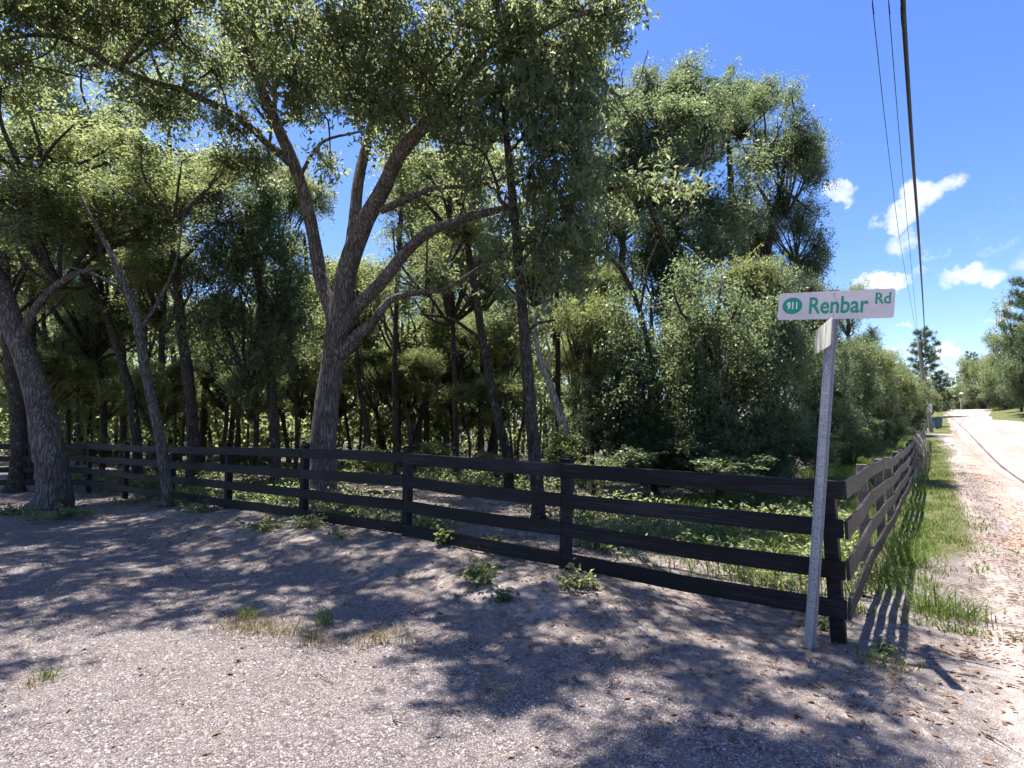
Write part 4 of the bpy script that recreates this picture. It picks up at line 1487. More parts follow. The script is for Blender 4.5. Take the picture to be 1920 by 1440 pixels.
for (lab, base, tr, cr, bk, lm) in WOOD:
    low = [(ru.choice(['bright0', 'broad1', 'sparse0', 'bright0']), base[0] + ru.uniform(-60, 60), ru.uniform(655, 760), base[1] + ru.uniform(0.8, 3), ru.uniform(60, 95), ru.uniform(36, 62))]
    tree(lab, base, tr, cr + low, bk, limbs=lm)

# young sapling trunks of the wood, one by one
SAP = [(150, 26, 'pair of saplings'), (172, 28, ''), (300, 25, ''), (395, 27, ''), (448, 24, ''), (540, 27, ''), (655, 26, ''), (720, 28, ''), (748, 25, ''), (820, 28, ''), (835, 26, ''), (880, 22, ''), (925, 27, ''), (972, 25, '')]
nearby = ['left of the slim mottled tree, farther left of two thin stems', 'left of the slim mottled tree, nearer of two thin stems', 'just left of the very dark upright trunk', 'right of the very dark upright trunk, first thin stem',
          'right of the very dark upright trunk, second thin stem', 'just left of the great oak, behind the fence', 'just right of the great oak trunk', 'right of the great oak, second thin stem', 'right of the great oak, third thin stem',
          'left of the slim upright tree in the central gap', 'beside the slim upright tree in the central gap', 'between the slim upright tree and the left-leaning trunk', 'behind the left-leaning dark trunk', 'behind the slender straight oak']
for (px, d, _), nb in zip(SAP, nearby):
    w = random.uniform(5, 9)
    x2 = px + random.uniform(-25, 25)
    tree('thin bare sapling ' + nb, (px, d), [(px, 830, w), ((px + x2) / 2 + random.uniform(-8, 8), 760, w * .9), (x2, 690, w * .75), (x2 + random.uniform(-15, 15), 600, w * .5)],
         [(random.choice(['sparse0', 'broad0', 'broad2']), x2, 610 + random.uniform(-30, 30), d, 70, 60), (random.choice(['bright0', 'broad1', 'sparse0']), px + random.uniform(-40, 40), 735 + random.uniform(-25, 25), d + 1, 62, 42)], 'bark_dark', sides=6, group='thin saplings deep in the wood', name='sapling')

# pale dead trunk leaning left behind the slender oak
dt = empty('dead_trunk', ground_px(1072, 880))
tag(dt, 'pale sunlit broken trunk leaning left behind the slender straight oak', 'tree trunk')
tb = Tubes()
dd = dt.location.y
dd = 13.2
dt.location = Vector(((1072 - 960) / F * dd, dd, g((1072 - 960) / F * dd, dd)))
P, r = px_path([(1066, 840, 20, dd), (1050, 780, 19, dd), (1030, 720, 16, dd), (1012, 670, 13, dd), (1003, 620, 9, dd), (1000, 590, 7, dd)])
tb.add([dt.location - Vector((0, 0, .1))] + P, [r[0] * 1.1] + r, 9, 4, 0.06, False)
P, r = px_path([(1022, 700, 8, dd), (1030, 660, 6, dd), (1022, 630, 4, dd)])
tb.add(P, r, 6, 3)
P, r = px_path([(1003, 625, 7, dd), (1012, 612, 6, dd), (1020, 600, 4, dd)])
tb.add(P, r, 6, 3)
link_obj('trunk', tb.mesh('trunk'), M['bark_pale'], dt)

# ------------------------------------------------------------------ the dense trees at the corner by the road
G2 = 'dense trees inside the fence corner'
CORNER = [
    ('tall open oak with bare upper twigs, left shoulder of the dense corner trees', (1165, 19), [(1165, 850, 18), (1160, 700, 16), (1165, 520, 14), (1170, 380, 11), (1175, 260, 7)], [('broad0', 1165, 330, 19, 110, 120), ('sparse0', 1190, 190, 19, 85, 75), ('broad2', 1130, 470, 18, 90, 110), ('broad1', 1238, 190, 18.5, 88, 82)], 'bark_dark', 'oak_tree'),
    ('broad grey-green oak filling the middle of the dense corner trees', (1255, 17), [(1255, 850, 20), (1258, 700, 18), (1262, 540, 15), (1266, 400, 11), (1270, 300, 7)], [('broad1', 1240, 290, 18, 130, 110), ('dense0', 1270, 480, 17, 110, 130), ('broad0', 1330, 380, 18, 120, 110), ('broad2', 1300, 225, 19, 105, 85), ('broad0', 1385, 200, 21, 78, 62)], 'bark_dark', 'oak_tree'),
    ('tall pine rising above the dense corner trees', (1375, 24), [(1375, 850, 20), (1376, 600, 18), (1374, 430, 16), (1368, 300, 12), (1360, 170, 7)], [('pine1', 1360, 215, 24, 85, 85), ('pine0', 1310, 240, 25, 60, 80)], 'bark_dark', 'pine_tree'),
    ('open-crowned oak at the sky edge of the dense corner trees, gaps between limbs', (1440, 20), [(1440, 850, 17), (1442, 620, 15), (1440, 480, 14), (1452, 400, 12), (1470, 320, 9), (1480, 240, 5)], [('broad2', 1470, 310, 20, 78, 95), ('broad1', 1490, 420, 20, 62, 70), ('sparse0', 1430, 240, 20, 85, 75), ('broad0', 1510, 285, 20.5, 45, 60), ('broad0', 1400, 430, 20.5, 80, 80)], 'bark_dark', 'oak_tree'),
    ('dark evergreen with leaves to the ground, left half of the corner thicket', (1225, 13.6), [(1225, 850, 14), (1224, 750, 13), (1222, 640, 10), (1220, 560, 6)], [('dense1', 1220, 690, 13.6, 130, 150), ('dense0', 1170, 800, 13.8, 80, 70), ('dense0', 1250, 850, 13.4, 90, 55)], 'bark_dark', 'evergreen_tree'),
    ('dark glossy evergreen with leaves to the ground, right half of the corner thicket', (1345, 13.2), [(1345, 850, 14), (1344, 740, 13), (1346, 620, 10), (1350, 540, 6)], [('dense0', 1340, 660, 13.2, 140, 170), ('dense1', 1300, 820, 13.0, 110, 60), ('bright0', 1395, 560, 14, 85, 80)], 'bark_dark', 'evergreen_tree'),
    ('leafy evergreen just left of the street sign, lit at its edge', (1450, 14.2), [(1450, 850, 13), (1452, 740, 12), (1455, 620, 9), (1460, 560, 6)], [('dense1', 1440, 640, 14.2, 95, 150), ('dense0', 1440, 810, 13.8, 90, 70), ('dense1', 1400, 850, 13.4, 90, 55), ('broad1', 1485, 560, 16, 60, 70)], 'bark_dark', 'evergreen_tree'),
    ('tall dark oak standing behind the street sign plates', (1530, 19), [(1530, 850, 13), (1528, 740, 12), (1524, 620, 9), (1520, 540, 6)], [('dense0', 1515, 610, 19, 62, 110), ('dense1', 1535, 760, 18, 70, 90), ('broad1', 1500, 510, 20, 60, 70)], 'bark_dark', 'evergreen_tree'),
    ('bright sunlit leafy tree at the left edge of the corner thicket', (1110, 14), [(1110, 860, 10), (1108, 760, 9), (1104, 660, 7), (1100, 600, 5)], [('bright0', 1100, 640, 14, 75, 95), ('bright0', 1130, 560, 15, 70, 70), ('broad2', 1120, 760, 13.6, 60, 80)], 'bark_dark', 'oak_tree'),
]
for (lab, base, tr, cr, bk, nm) in CORNER:
    lims = {'dark evergreen': [[(1224, 720, 12, 13.2), (1205, 600, 11, 12.7), (1165, 505, 10, 12.5), (1120, 465, 7, 12.4), (1092, 438, 4, 12.4)], [(1200, 585, 7, 12.6), (1215, 500, 5, 12.4), (1235, 450, 3, 12.3)]],
            'dark glossy e': [[(1345, 700, 10, 13), (1310, 610, 8, 12.2), (1280, 590, 6, 12), (1262, 545, 3, 11.9)], [(1346, 640, 8, 13), (1385, 570, 6, 12.2), (1400, 520, 3, 12)]],
            'broad grey-gre': [[(1262, 500, 10, 16), (1230, 420, 8, 15), (1205, 350, 6, 14.8), (1190, 290, 3, 14.6)], [(1266, 420, 8, 16), (1310, 340, 6, 15), (1325, 270, 3, 14.8)]]}
    cr = [c_ + (None, 'leaf_dense') if c_[0][:5] in ('broad', 'spars') else c_ for c_ in cr]
    lmx = next((v for k_, v in lims.items() if lab.startswith(k_)), [])
    tree(lab, base, tr, cr, bk, G2, name=nm, limbs=lmx or ([[(1440, 490, 10), (1420, 440, 8), (1395, 400, 5)], [(1448, 420, 9), (1440, 380, 7), (1420, 345, 4)], [(1462, 350, 7), (1500, 380, 6), (1525, 400, 3)]] if 'sky edge' in lab else []))

# ------------------------------------------------------------------ trees up the left side of the road
G3 = 'trees along the left side of the road'
LEFTROAD = [
    ('rounded dark green tree beside the metal sign post', (1585, 25), [(1585, 830, 12), (1585, 740, 10), (1585, 680, 6)], [('dense1', 1585, 720, 25, 62, 95), ('dense0', 1560, 800, 24, 55, 55), ('dense1', 1590, 832, 24.5, 50, 42)], 'oak_tree'),
    ('pale green broad tree right of the metal sign post', (1622, 31), [(1622, 820, 10), (1622, 740, 9), (1622, 680, 6)], [('bright0', 1615, 700, 31, 55, 60), ('broad0', 1640, 745, 31, 50, 70), ('dense0', 1625, 812, 31, 52, 44)], 'oak_tree'),
    ('yellowish leafy tree leaning over the grass verge', (1665, 34), [(1665, 815, 8), (1664, 760, 7), (1662, 710, 5)], [('bright0', 1665, 745, 34, 40, 62), ('broad1', 1640, 690, 36, 42, 40), ('dense1', 1668, 800, 35, 36, 34)], 'oak_tree'),
    ('small-topped tree seen behind and above the sign plate', (1590, 44), [(1590, 800, 9), (1590, 680, 8), (1590, 580, 6)], [('broad2', 1588, 575, 44, 38, 55), ('broad0', 1600, 640, 44, 42, 40)], 'oak_tree'),
    ('grey-green tree halfway up the road behind the verge', (1695, 47), [(1695, 805, 7), (1694, 760, 6), (1693, 710, 4)], [('broad0', 1690, 715, 47, 42, 58), ('broad2', 1715, 755, 46, 32, 34), ('dense0', 1698, 785, 47, 36, 30)], 'oak_tree'),
    ('round dark tree just left of the leaning utility pole', (1718, 58), [(1718, 800, 7), (1717, 760, 6), (1716, 720, 4)], [('dense0', 1712, 735, 58, 34, 46), ('broad1', 1735, 755, 58, 24, 30), ('dense1', 1718, 778, 60, 30, 24)], 'oak_tree'),
    ('tall layered pine standing above the road behind the utility pole', (1733, 76), [(1733, 790, 6), (1731, 720, 5), (1728, 660, 4), (1724, 622, 2)], [('pine0', 1735, 685, 76, 44, 72)], 'pine_tree'),
    ('small pine right of the tall layered pine', (1758, 92), [(1758, 780, 4), (1757, 750, 4), (1757, 720, 2)], [('pine0', 1757, 742, 92, 26, 38)], 'pine_tree'),
    ('low hazy tree closing the end of the road', (1772, 175), [(1772, 775, 2), (1772, 765, 2)], [('broad1', 1772, 764, 175, 22, 16), ('broad0', 1748, 760, 160, 20, 22)], 'oak_tree'),
]
for (lab, base, tr, cr, nm) in LEFTROAD:
    tree(lab, base, tr, cr, 'bark_dark', G3, name=nm, sides=7)
G4 = 'trees beyond the right side of the road'
RIGHTROAD = [
    ('tall dark pine at the right edge beyond the road', (1928, 66), [(1928, 760, 8), (1926, 650, 7), (1925, 560, 6), (1924, 500, 3)], [('pine1', 1940, 600, 66, 55, 110), ('dense0', 1925, 690, 66, 50, 60), ('broad0', 1925, 610, 67, 42, 85), ('broad2', 1900, 660, 70, 40, 60)], 'pine_tree'),
    ('broad olive-green tree on the right bank of the road', (1885, 86), [(1885, 758, 6), (1884, 720, 5), (1882, 690, 3)], [('broad0', 1880, 700, 86, 42, 48), ('bright0', 1850, 715, 90, 30, 38), ('dense0', 1885, 742, 88, 40, 20)], 'oak_tree'),
    ('middle-sized tree on the right bank, paler at its left', (1845, 104), [(1845, 755, 5), (1844, 720, 4), (1842, 690, 2)], [('broad2', 1838, 700, 104, 32, 46), ('pine1', 1822, 690, 108, 18, 36), ('dense1', 1840, 745, 106, 34, 20)], 'oak_tree'),
    ('dark pine-topped tree farther along the right bank', (1812, 135), [(1812, 760, 4), (1811, 730, 3), (1810, 700, 2)], [('pine0', 1806, 722, 140, 20, 30), ('broad1', 1815, 740, 135, 22, 26), ('dense0', 1812, 755, 138, 22, 14)], 'pine_tree'),
    ('small far tree nearest the gap at the end of the road', (1795, 160), [(1795, 765, 3), (1794, 745, 2), (1794, 725, 2)], [('broad0', 1794, 746, 160, 14, 22)], 'oak_tree'),
    ('leafy low tree at the right edge under the tall pine', (1915, 74), [(1915, 760, 5), (1912, 740, 4), (1910, 715, 3)], [('dense1', 1908, 722, 74, 34, 34)], 'oak_tree'),
]
for (lab, base, tr, cr, nm) in RIGHTROAD:
    tree(lab, base, tr, cr, 'bark_dark', G4, name=nm, sides=7)

# ------------------------------------------------------------------ shrubs
SHR = [
    ('bright yellow-green bush at the foot of the corner thicket, right of the slender oak', 1060, 845, 12.6, 60, 48, 'shrub0', 'leaf_bright'),
    ('sunlit low bush inside the fence below the bright bush', 1090, 890, 11.5, 45, 26, 'shrub0', 'leaf_bright'),
    ('yellow-green bush by the grass strip right of the sign post', 1592, 815, 21, 42, 36, 'shrub0', 'leaf_bright'),
    ('dark bush at the foot of the thicket left of the sign post', 1480, 850, 14.0, 70, 45, 'shrub1', None),
    ('small dark bush farther up the grass strip', 1650, 805, 30, 34, 24, 'shrub1', None),
    ('bright bush farther up the grass strip beside the dark one', 1632, 780, 32, 26, 34, 'shrub0', 'leaf_bright'),
    ('low leafy bush behind the fence right of the great oak trunk', 700, 862, 15, 55, 26, 'shrub0', 'leaf_bright'),
    ('low leafy bush in the central gap behind the fence', 810, 850, 17, 50, 26, 'shrub0', None),
    ('pale bush deep in the central gap of the wood', 830, 790, 23, 26, 30, 'shrub0', 'leaf_bright'),
    ('low dark bush behind the fence right of the left-leaning trunk', 930, 870, 13.5, 50, 26, 'shrub1', None),
    ('low leafy bush behind the fence left of the great oak', 470, 860, 16, 60, 24, 'shrub1', None),
    ('low leafy bush behind the far left run of fence', 180, 845, 19, 60, 24, 'shrub0', None),
    ('wide dark bush under the right half of the corner thicket', 1340, 870, 12.2, 100, 34, 'shrub1', None),
    ('wide dark bush under the left half of the corner thicket', 1210, 870, 12.4, 80, 32, 'shrub1', None),
]
for (lab, px, py, d, rx, ry, key, mt) in SHR:
    X_ = (px - 960) / F * d
    s = empty('bush', (X_, d, g(X_, d)))
    tag(s, lab, 'bush', 'bushes inside the fence')
    c = at(px, py, d)
    dz = max(c.z, g(X_, d) + ry * d / F * 0.72)
    yy = 800 - (dz - CAM_H) * F / d
    add_crown(s, key, px, yy, d, rx, ry, None, mt)

# ------------------------------------------------------------------ far wood that reads as one mass
rng = np.random.default_rng(91)
n = 2600
px_ = rng.uniform(-320, 1140, n)
dd_ = rng.uniform(26, 62, n)
topy = 560 - 60 * np.sin(px_ / 140.0) + 40 * np.sin(px_ / 47.0)
topy = np.where((px_ > 590) & (px_ < 730), 560, topy)
py_ = topy + (835 - topy) * rng.uniform(0, 1, n) ** 0.8
cc = np.array([tuple(at(a, b, c)) for a, b, c in zip(px_, py_, dd_)])
cc[:, 2] = np.maximum(cc[:, 2], 0.4)
p, rep = spread_leaves(cc, 46, 0.75, rng)
tone = rng.beta(2.2, 2.6, n)
fw = link_obj('far_wood_foliage', leaf_mesh('far_wood_foliage', p, 0.34, 0.2, 0.2, rng, tone[rep]), M['leaf_wood'])
tag(fw, 'leafy mass of the far wood seen between the trunks', 'foliage', kind='stuff')
tb = Tubes()
for k in range(230):
    px = rng.uniform(-200, 1120); d = rng.uniform(24, 50)
    X_ = (px - 960) / F * d
    w = rng.uniform(0.05, 0.14)
    lx, ly = rng.normal(0, 0.7), rng.normal(0, 0.5)
    hgt = rng.uniform(5, 9)
    tb.add([(X_, d, -0.1), (X_ + lx * 0.3 + rng.normal(0, .15), d + ly * .3, hgt * .4), (X_ + lx, d + ly, hgt)], [w, w * .8, w * .4], 5, 2, cap=False)
fw2 = link_obj('far_wood_trunks', tb.mesh('far_wood_trunks'), M['bark_dark'])
tag(fw2, 'many thin dark trunks deep in the far wood', 'tree trunks', kind='stuff')

# ------------------------------------------------------------------ ground cover inside the fence
rng = np.random.default_rng(92)
N = 4600
px_ = rng.uniform(-14, 6, N); py_ = rng.uniform(5.5, 24, N)
la, lb = lf(px_, py_); a_, b_ = ab(px_, py_)
keep = (lb < -0.15) & (b_ < -0.3) & (fbm(px_ * 0.55, py_ * 0.55, 31) + 0.25 * rng.normal(0, 1, N) > (0.05 + 0.25 * sstep(-lb, 0, 3) * 0))
px_, py_ = px_[keep], py_[keep]
cc = np.stack([px_, py_, gz(px_, py_) + 0.10 + 0.10 * rng.uniform(0, 1, len(px_))], 1)
p, rep = spread_leaves(cc, 30, 0.16, rng)
p[:, 2] = np.maximum(gz(p[:, 0], p[:, 1]) + 0.015, p[:, 2])
gc = link_obj('ground_cover', leaf_mesh('ground_cover', p, 0.085, 0.05, 0.05, rng, None, 1.6), M['leaf_wood'])
tag(gc, 'low leafy ground cover under the trees inside the fence', 'ground cover', kind='stuff')

# fallen leaves
rng = np.random.default_rng(93)


def litter_pts(n, x0, x1, y0, y1, dens):
    x = rng.uniform(x0, x1, n); y = rng.uniform(y0, y1, n)
    k = rng.uniform(0, 1, n) < dens(x, y)
    return x[k], y[k]


def dens(x, y):
    la, lb = lf(x, y); a, b = ab(x, y)
    inside = (lb < 0) & (b < 0)
    d_ = np.where(inside, 0.75, 0.0)
    d_ = np.where((lb >= 0) & (a < 4), 0.035 + 0.6 * np.exp(-(np.maximum(lb, 0) / 1.5) ** 2), d_)
    d_ = np.where((b > 0.0) & (a > -1), np.maximum(d_, 0.75 * np.exp(-((b - 1.5) / 0.5) ** 2) * (a < 26) + 0.03), d_)
    d_ = np.maximum(d_, 0.12 * np.exp(-(((x - 3.6) / 1.1) ** 2 + ((y - 3.4) / 0.9) ** 2)))
    return d_ * (0.55 + 0.6 * np.clip(fbm(x * 1.3, y * 1.3, 55), -0.7, 0.9))


x, y = litter_pts(130000, -13, 17, 2.2, 22, dens)
n = 7500
a_ = 0.2 + 27 * rng.uniform(0, 1, n) ** 1.4
b_ = 1.55 + 0.5 * rng.normal(0, 1, n) + 0.25 * fbm(a_ * 0.8, a_ * 0, 5)
kp = (b_ > 0.2) & (fbm(a_ * 1.3, b_ * 2.2, 56) + 0.5 * rng.normal(0, 1, n) > 0.0)
a_, b_ = a_[kp], b_[kp]
x = np.concatenate([x, C0[0] + D[0] * a_ + R[0] * b_]); y = np.concatenate([y, C0[1] + D[1] * a_ + R[1] * b_])
p = np.stack([x, y, gz(x, y) + 0.012 * (x > 3.4) + 0.005 + 0.008 * rng.uniform(0, 1, len(x))], 1)
fl = link_obj('fallen_leaves', leaf_mesh('fallen_leaves', p, 0.05, 0.023, 0.0, rng, None, 8.0, 0.08), M['litter'])
tag(fl, 'dry brown fallen leaves scattered over the ground', 'leaves', kind='stuff')

# gravel stones
rng = np.random.default_rng(94)
n = 125000
dd_ = 2.2 + 7.0 * rng.uniform(0, 1, n) ** 1.25
xx_ = rng.uniform(-1, 1, n) * (dd_ * 0.92 + 0.3)
la, lb = lf(xx_, dd_); a_, b_ = ab(xx_, dd_)
kp = (lb > 0.9 + 0.5 * fbm(xx_, dd_, 61)) & (a_ < 1.8) & (rng.uniform(0, 1, n) < 0.5 + 0.5 * sstep(lb, 0.8, 2.5))
xx_, dd_ = xx_[kp], dd_[kp]
n = len(xx_)
sz = 0.0040 * np.exp(rng.normal(0, 0.42, n)) * (1 + 0.07 * dd_)
octa = np.array([[1, 0, 0], [0, 1, 0], [-1, 0, 0], [0, -1, 0], [0, 0, 1]], float)
V = octa[None] * (sz[:, None, None] * rng.uniform(0.6, 1.4, (n, 5, 1)))
ang = rng.uniform(0, 6.28, n)
ca, sa = np.cos(ang)[:, None], np.sin(ang)[:, None]
Vx = V[:, :, 0] * ca - V[:, :, 1] * sa; Vy = V[:, :, 0] * sa + V[:, :, 1] * ca
tl = rng.normal(0, 0.35, n)[:, None]
V = np.stack([Vx + xx_[:, None], Vy + dd_[:, None], V[:, :, 2] * 0.75 + Vx * tl + (gz(xx_, dd_) + sz * 0.05)[:, None]], 2)
tri = np.array([[0, 1, 4], [1, 2, 4], [2, 3, 4], [3, 0, 4]])
Fc = (tri[None] + (np.arange(n) * 5)[:, None, None]).reshape(-1, 3)
gs = link_obj('gravel_stones', np_mesh('gravel_stones', V.reshape(-1, 3), Fc, False, np.repeat(rng.beta(1.5, 1.9, n), 5)), M['stone'])
tag(gs, 'loose grey gravel stones covering the foreground', 'gravel', kind='stuff')

# ------------------------------------------------------------------ grass


def grass_mesh(name, x, y, h, w, rng, lean=0.45, tone=None):
    n = len(x)
    z = gz(x, y) - 0.01
    az = rng.uniform(0, 6.28, n)
    s = np.stack([np.cos(az), np.sin(az), np.zeros(n)], 1)
    la_ = rng.uniform(0, 6.28, n)
    ln = np.abs(rng.normal(0, lean, n))
    dv = np.stack([np.cos(la_) * ln, np.sin(la_) * ln, np.ones(n)], 1)
    b = np.stack([x, y, z], 1)
    hh_ = h[:, None]
    ww = w * rng.uniform(0.7, 1.3, n)[:, None]
    mid = b + dv * hh_ * 0.55
    tip = b + dv * hh_ * np.array([1.7, 1.7, 0.95])
    V = np.stack([b - s * ww / 2, b + s * ww / 2, mid + s * ww * 0.4, mid - s * ww * 0.4, tip], 1)
    i0 = (np.arange(n) * 5)[:, None]
    Fc = np.concatenate([i0 + np.array([[0, 1, 2]]), i0 + np.array([[0, 2, 3]]), i0 + np.array([[3, 2, 4]])], 0)
    tn = rng.beta(2, 2.4, n) if tone is None else tone
    return np_mesh(name, V.reshape(-1, 3), Fc, False, np.repeat(tn, 5))


rng = np.random.default_rng(95)
# verge outside the road fence
n = 40000
a_ = 0.8 + 45 * rng.uniform(0, 1, n) ** 1.5
b_ = rng.uniform(0.0, 1.55, n)
den = fbm(a_ * 1.6, b_ * 2.4, 71) * 0.75 + 0.42 - 0.5 * sstep(b_, 0.8, 1.5) - 0.34 * (1 - sstep(a_, 1.0, 4.5)) + 0.25 * np.exp(-(b_ / 0.4) ** 2) * (a_ > 2)
kp = rng.uniform(0, 1, n) < den
a_, b_ = a_[kp], b_[kp]
x = C0[0] + D[0] * a_ + R[0] * b_; y = C0[1] + D[1] * a_ + R[1] * b_
h = (1 + 0.5 * np.exp(-(b_ / 0.45) ** 2)) * rng.uniform(0.05, 0.18, len(x)) * (0.8 + 0.5 * np.clip(fbm(x * 0.9, y * 0.9, 72), -0.6, 1)) * (1 - 0.35 * sstep(b_, 0.5, 1.4))
o = link_obj('verge_grass', grass_mesh('verge_grass', x, y, h, 0.010, rng), M['grass'])
tag(o, 'sunlit green grass verge between the road fence and the road', 'grass', kind='stuff')
# strip inside the road fence
n = 34000
a_ = 0.6 + 50 * rng.uniform(0, 1, n) ** 1.4
b_ = -rng.uniform(0.0, 4.0, n)
kp = rng.uniform(0, 1, n) < (fbm(a_ * 0.5, b_, 73) * 0.35 + 0.85 - 0.5 * sstep(-b_, 2.2, 4.0)) * sstep(a_ - 0.6 * (-b_), -0.8, 3)
a_, b_ = a_[kp], b_[kp]
x = C0[0] + D[0] * a_ + R[0] * b_; y = C0[1] + D[1] * a_ + R[1] * b_
o = link_obj('meadow_grass', grass_mesh('meadow_grass', x, y, rng.uniform(0.12, 0.34, len(x)), 0.014, rng), M['grass'])
tag(o, 'bright green grass strip inside the road fence', 'grass', kind='stuff')
# right-hand bank of the road
n = 9000
a_ = rng.uniform(55, 130, n); b_ = rng.uniform(7.9, 15, n)
x = C0[0] + D[0] * a_ + R[0] * b_; y = C0[1] + D[1] * a_ + R[1] * b_
o = link_obj('bank_grass', grass_mesh('bank_grass', x, y, rng.uniform(0.12, 0.35, n), 0.05, rng), M['grass'])
tag(o, 'dry green grass bank on the right side of the road', 'grass', kind='stuff')
# thin dry grass in the gravel
cx, cy = [], []
for (px, py, rx, ry, k) in [(520, 1175, 90, 18, 420), (470, 1165, 50, 14, 220), (600, 1190, 40, 14, 160), (720, 1185, 70, 16, 260), (90, 1265, 30, 14, 60), (1000, 1050, 140, 20, 200), (1250, 1090, 180, 24, 300), (930, 1280, 30, 20, 40), (1180, 1240, 60, 20, 60), (760, 1010, 100, 12, 120), (1660, 1240, 60, 30, 120)]:
    for _ in range(k):
        q = ground_px(px + random.gauss(0, rx * .5), py + random.gauss(0, ry * .6)) if k < 0 else None
        u_, v_ = px + random.gauss(0, rx * .5), py + random.gauss(0, ry * .6)
        dz = CAM_H * F / max(60, v_ - 800)
        cx.append((u_ - 960) / F * dz); cy.append(dz)
x, y = np.array(cx), np.array(cy)
o = link_obj('dry_grass', grass_mesh('dry_grass', x, y, rng.uniform(0.03, 0.11, len(x)), 0.006, rng, 0.7), M['dry_grass'])
tag(o, 'short straw-coloured grass growing through the gravel', 'grass', kind='stuff')


def tuft(label, px, py, n, h, spread, mat='grass', w=0.008, lean=0.5):
    p = ground_px(px, py)
    x = p.x + spread * np.clip(rng.normal(0, 0.7, n), -1.3, 1.3); y = p.y + spread * np.clip(rng.normal(0, 0.7, n), -1.3, 1.3)
    me = grass_mesh('grass_tuft', x, y, h * rng.uniform(0.5, 1.1, n), w, rng, lean)
    me.transform(Matrix.Translation(-p))
    o = link_obj('grass_tuft', me, M[mat])
    o.location = p
    tag(o, label, 'grass tuft', 'grass tufts')
    return o


tuft('small green grass tuft at the right end of the straw patch in the gravel', 608, 1172, 40, 0.20, 0.05)
tuft('green grass tuft at the left end of the straw patch in the gravel', 465, 1160, 60, 0.16, 0.07)
tuft('small yellowish grass tuft alone on the left gravel', 92, 1272, 40, 0.10, 0.035)
tuft('spreading grass clump on the verge right of the fence corner', 1745, 1150, 170, 0.34, 0.16, lean=0.8)
tuft('long-bladed grass clump against the road fence', 1695, 1060, 190, 0.42, 0.16, lean=0.7)
tuft('grass clump at the sandy edge right of the spreading clump', 1805, 1160, 90, 0.30, 0.14, lean=0.8)
tuft('grass clump nearest the fence foot, under the lowest road rail', 1655, 1090, 90, 0.34, 0.10)
tuft('low grass clump in shadow below the sign post shade', 1650, 1245, 50, 0.14, 0.12)


def weed(label, px, py, h, n, spread, ll=0.07, lw=0.035, mat='leaf_wood', stems=8):
    n = int(n * 2.2); ll *= 0.88; lw *= 0.95; stems = int(stems * 2.0); spread *= 1.35; h *= 0.85
    p = ground_px(px, py)
    root = empty('weed_plant', p)
    tag(root, label, 'weed', 'weeds along the fence')
    tb = Tubes()
    pts = []
    for k in range(stems):
        az = rng.uniform(0, 6.28); rr_ = spread * rng.uniform(0.2, 1)
        e = np.array([p.x + math.cos(az) * rr_, p.y + math.sin(az) * rr_, p.z + h * rng.uniform(0.15, 1) * (1.15 - 0.6 * rr_ / spread)])
        m_ = np.array([p.x, p.y, p.z]) * 0.6 + e * 0.4 + np.array([0, 0, h * 0.15])
        tb.add([(p.x, p.y, p.z - 0.02), m_, e], [0.004, 0.003, 0.0015], 4, 3, cap=False)
        for q in range(max(3, n // stems)):
            s = rng.uniform(0.3, 1.05)
            pts.append(np.array([p.x, p.y, p.z]) * (1 - s) + e * s + rng.normal(0, 0.03, 3) + np.array([0, 0, 0.02]))
    pts = np.array(pts)
    pts[:, 2] = np.maximum(pts[:, 2], gz(pts[:, 0], pts[:, 1]) + 0.01)
    link_obj('stem', tb.mesh('stem'), M['grass'] if False else M['twig'], root)
    link_obj('leaves', leaf_mesh('leaves', pts, ll, lw, 0.1, rng, None, 1.0), M[mat], root)


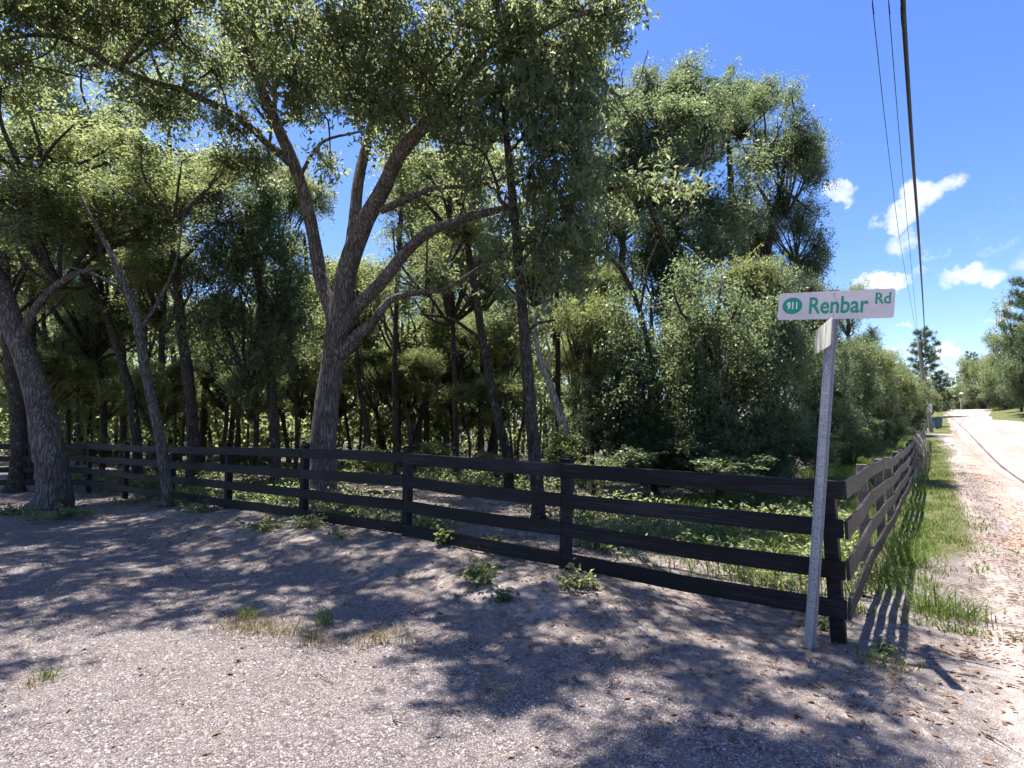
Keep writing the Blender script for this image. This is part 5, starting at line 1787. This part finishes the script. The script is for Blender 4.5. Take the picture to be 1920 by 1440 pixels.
weed('leafy weed clump below the fence, left of the two in front of the great oak', 490, 992, 0.28, 150, 0.34)
weed('leafy weed clump below the fence, right of the two in front of the great oak', 572, 990, 0.24, 130, 0.30)
weed('wide green weed patch at the foot of the left-edge leaning oak', 105, 975, 0.30, 260, 0.65, stems=14)
weed('bright weed patch at the left edge beside the leaning oak', 30, 965, 0.26, 200, 0.55, mat='leaf_bright', stems=12)
weed('small weeds between the leaning oak and the slim mottled tree', 245, 945, 0.22, 110, 0.45, mat='leaf_bright')
weed('mossy weeds around the base of the slim mottled tree', 318, 950, 0.12, 110, 0.30, 0.04, 0.025, 'leaf_bright')
weed('low weeds right of the slim mottled tree base', 375, 960, 0.18, 90, 0.35)
weed('dark green weed clump on the shaded bank below the middle of the fence', 905, 1092, 0.28, 160, 0.24)
weed('small weed tuft right below the shaded bank clump', 945, 1128, 0.12, 40, 0.09)
weed('weed seedlings in shade under the lowest board, left of the sign', 1082, 1105, 0.26, 80, 0.22)
weed('round-leaved vine climbing the lowest board, left sprig', 830, 1022, 0.32, 26, 0.08, 0.09, 0.08, 'leaf_bright', 4)
weed('round-leaved vine climbing the lowest board, right sprig', 925, 1035, 0.30, 22, 0.10, 0.09, 0.08, 'leaf_bright', 4)
weed('sunlit round-leaved plants just inside the fence near the capped post', 1125, 1030, 0.28, 60, 0.35, 0.09, 0.075, 'leaf_bright')
weed('bright small plants inside the corner of the fence', 1420, 1090, 0.2, 60, 0.35, 0.06, 0.05, 'leaf_bright')
weed('tiny green weed at the foot of the sign post', 1545, 1180, 0.16, 24, 0.06, 0.05, 0.025, 'leaf_bright', 4)
weed('leafy weed climbing the road fence foot beside the corner', 1622, 1120, 0.4, 70, 0.12, 0.06, 0.025)
weed('small weed in the sign shadow on the right', 1665, 1225, 0.14, 40, 0.12, 0.05, 0.025)
weed('single small green weed at the front right of the shade', 640, 1010, 0.16, 30, 0.12)

for (lab, a, b) in [('thin pale twig lying on the left foreground gravel', (590, 1268), (625, 1285)), ('long thin twig on the gravel at the lower middle', (735, 1340), (775, 1362)),
                    ('curved bare stick on the ground by the slim mottled tree', (255, 930), (290, 950)), ('thin dark stick lying on the sand at the right', (1720, 1235), (1895, 1262)), ('dark stick at the lower right corner of the gravel', (1840, 1375), (1915, 1420))]:
    p, q = ground_px(*a), ground_px(*b)
    tb = Tubes()
    mid = (p + q) / 2 + Vector((random.uniform(-.04, .04), random.uniform(-.05, .05), 0.02))
    tb.add([p + Vector((0, 0, .008)), mid, q + Vector((0, 0, .008))], [0.004, 0.0045, 0.002], 5, 4)
    me = tb.mesh('twig')
    me.transform(Matrix.Translation(-p))
    o = link_obj('twig', me, M['bark_grey'])
    o.location = p
    tag(o, lab, 'twig', 'fallen twigs')
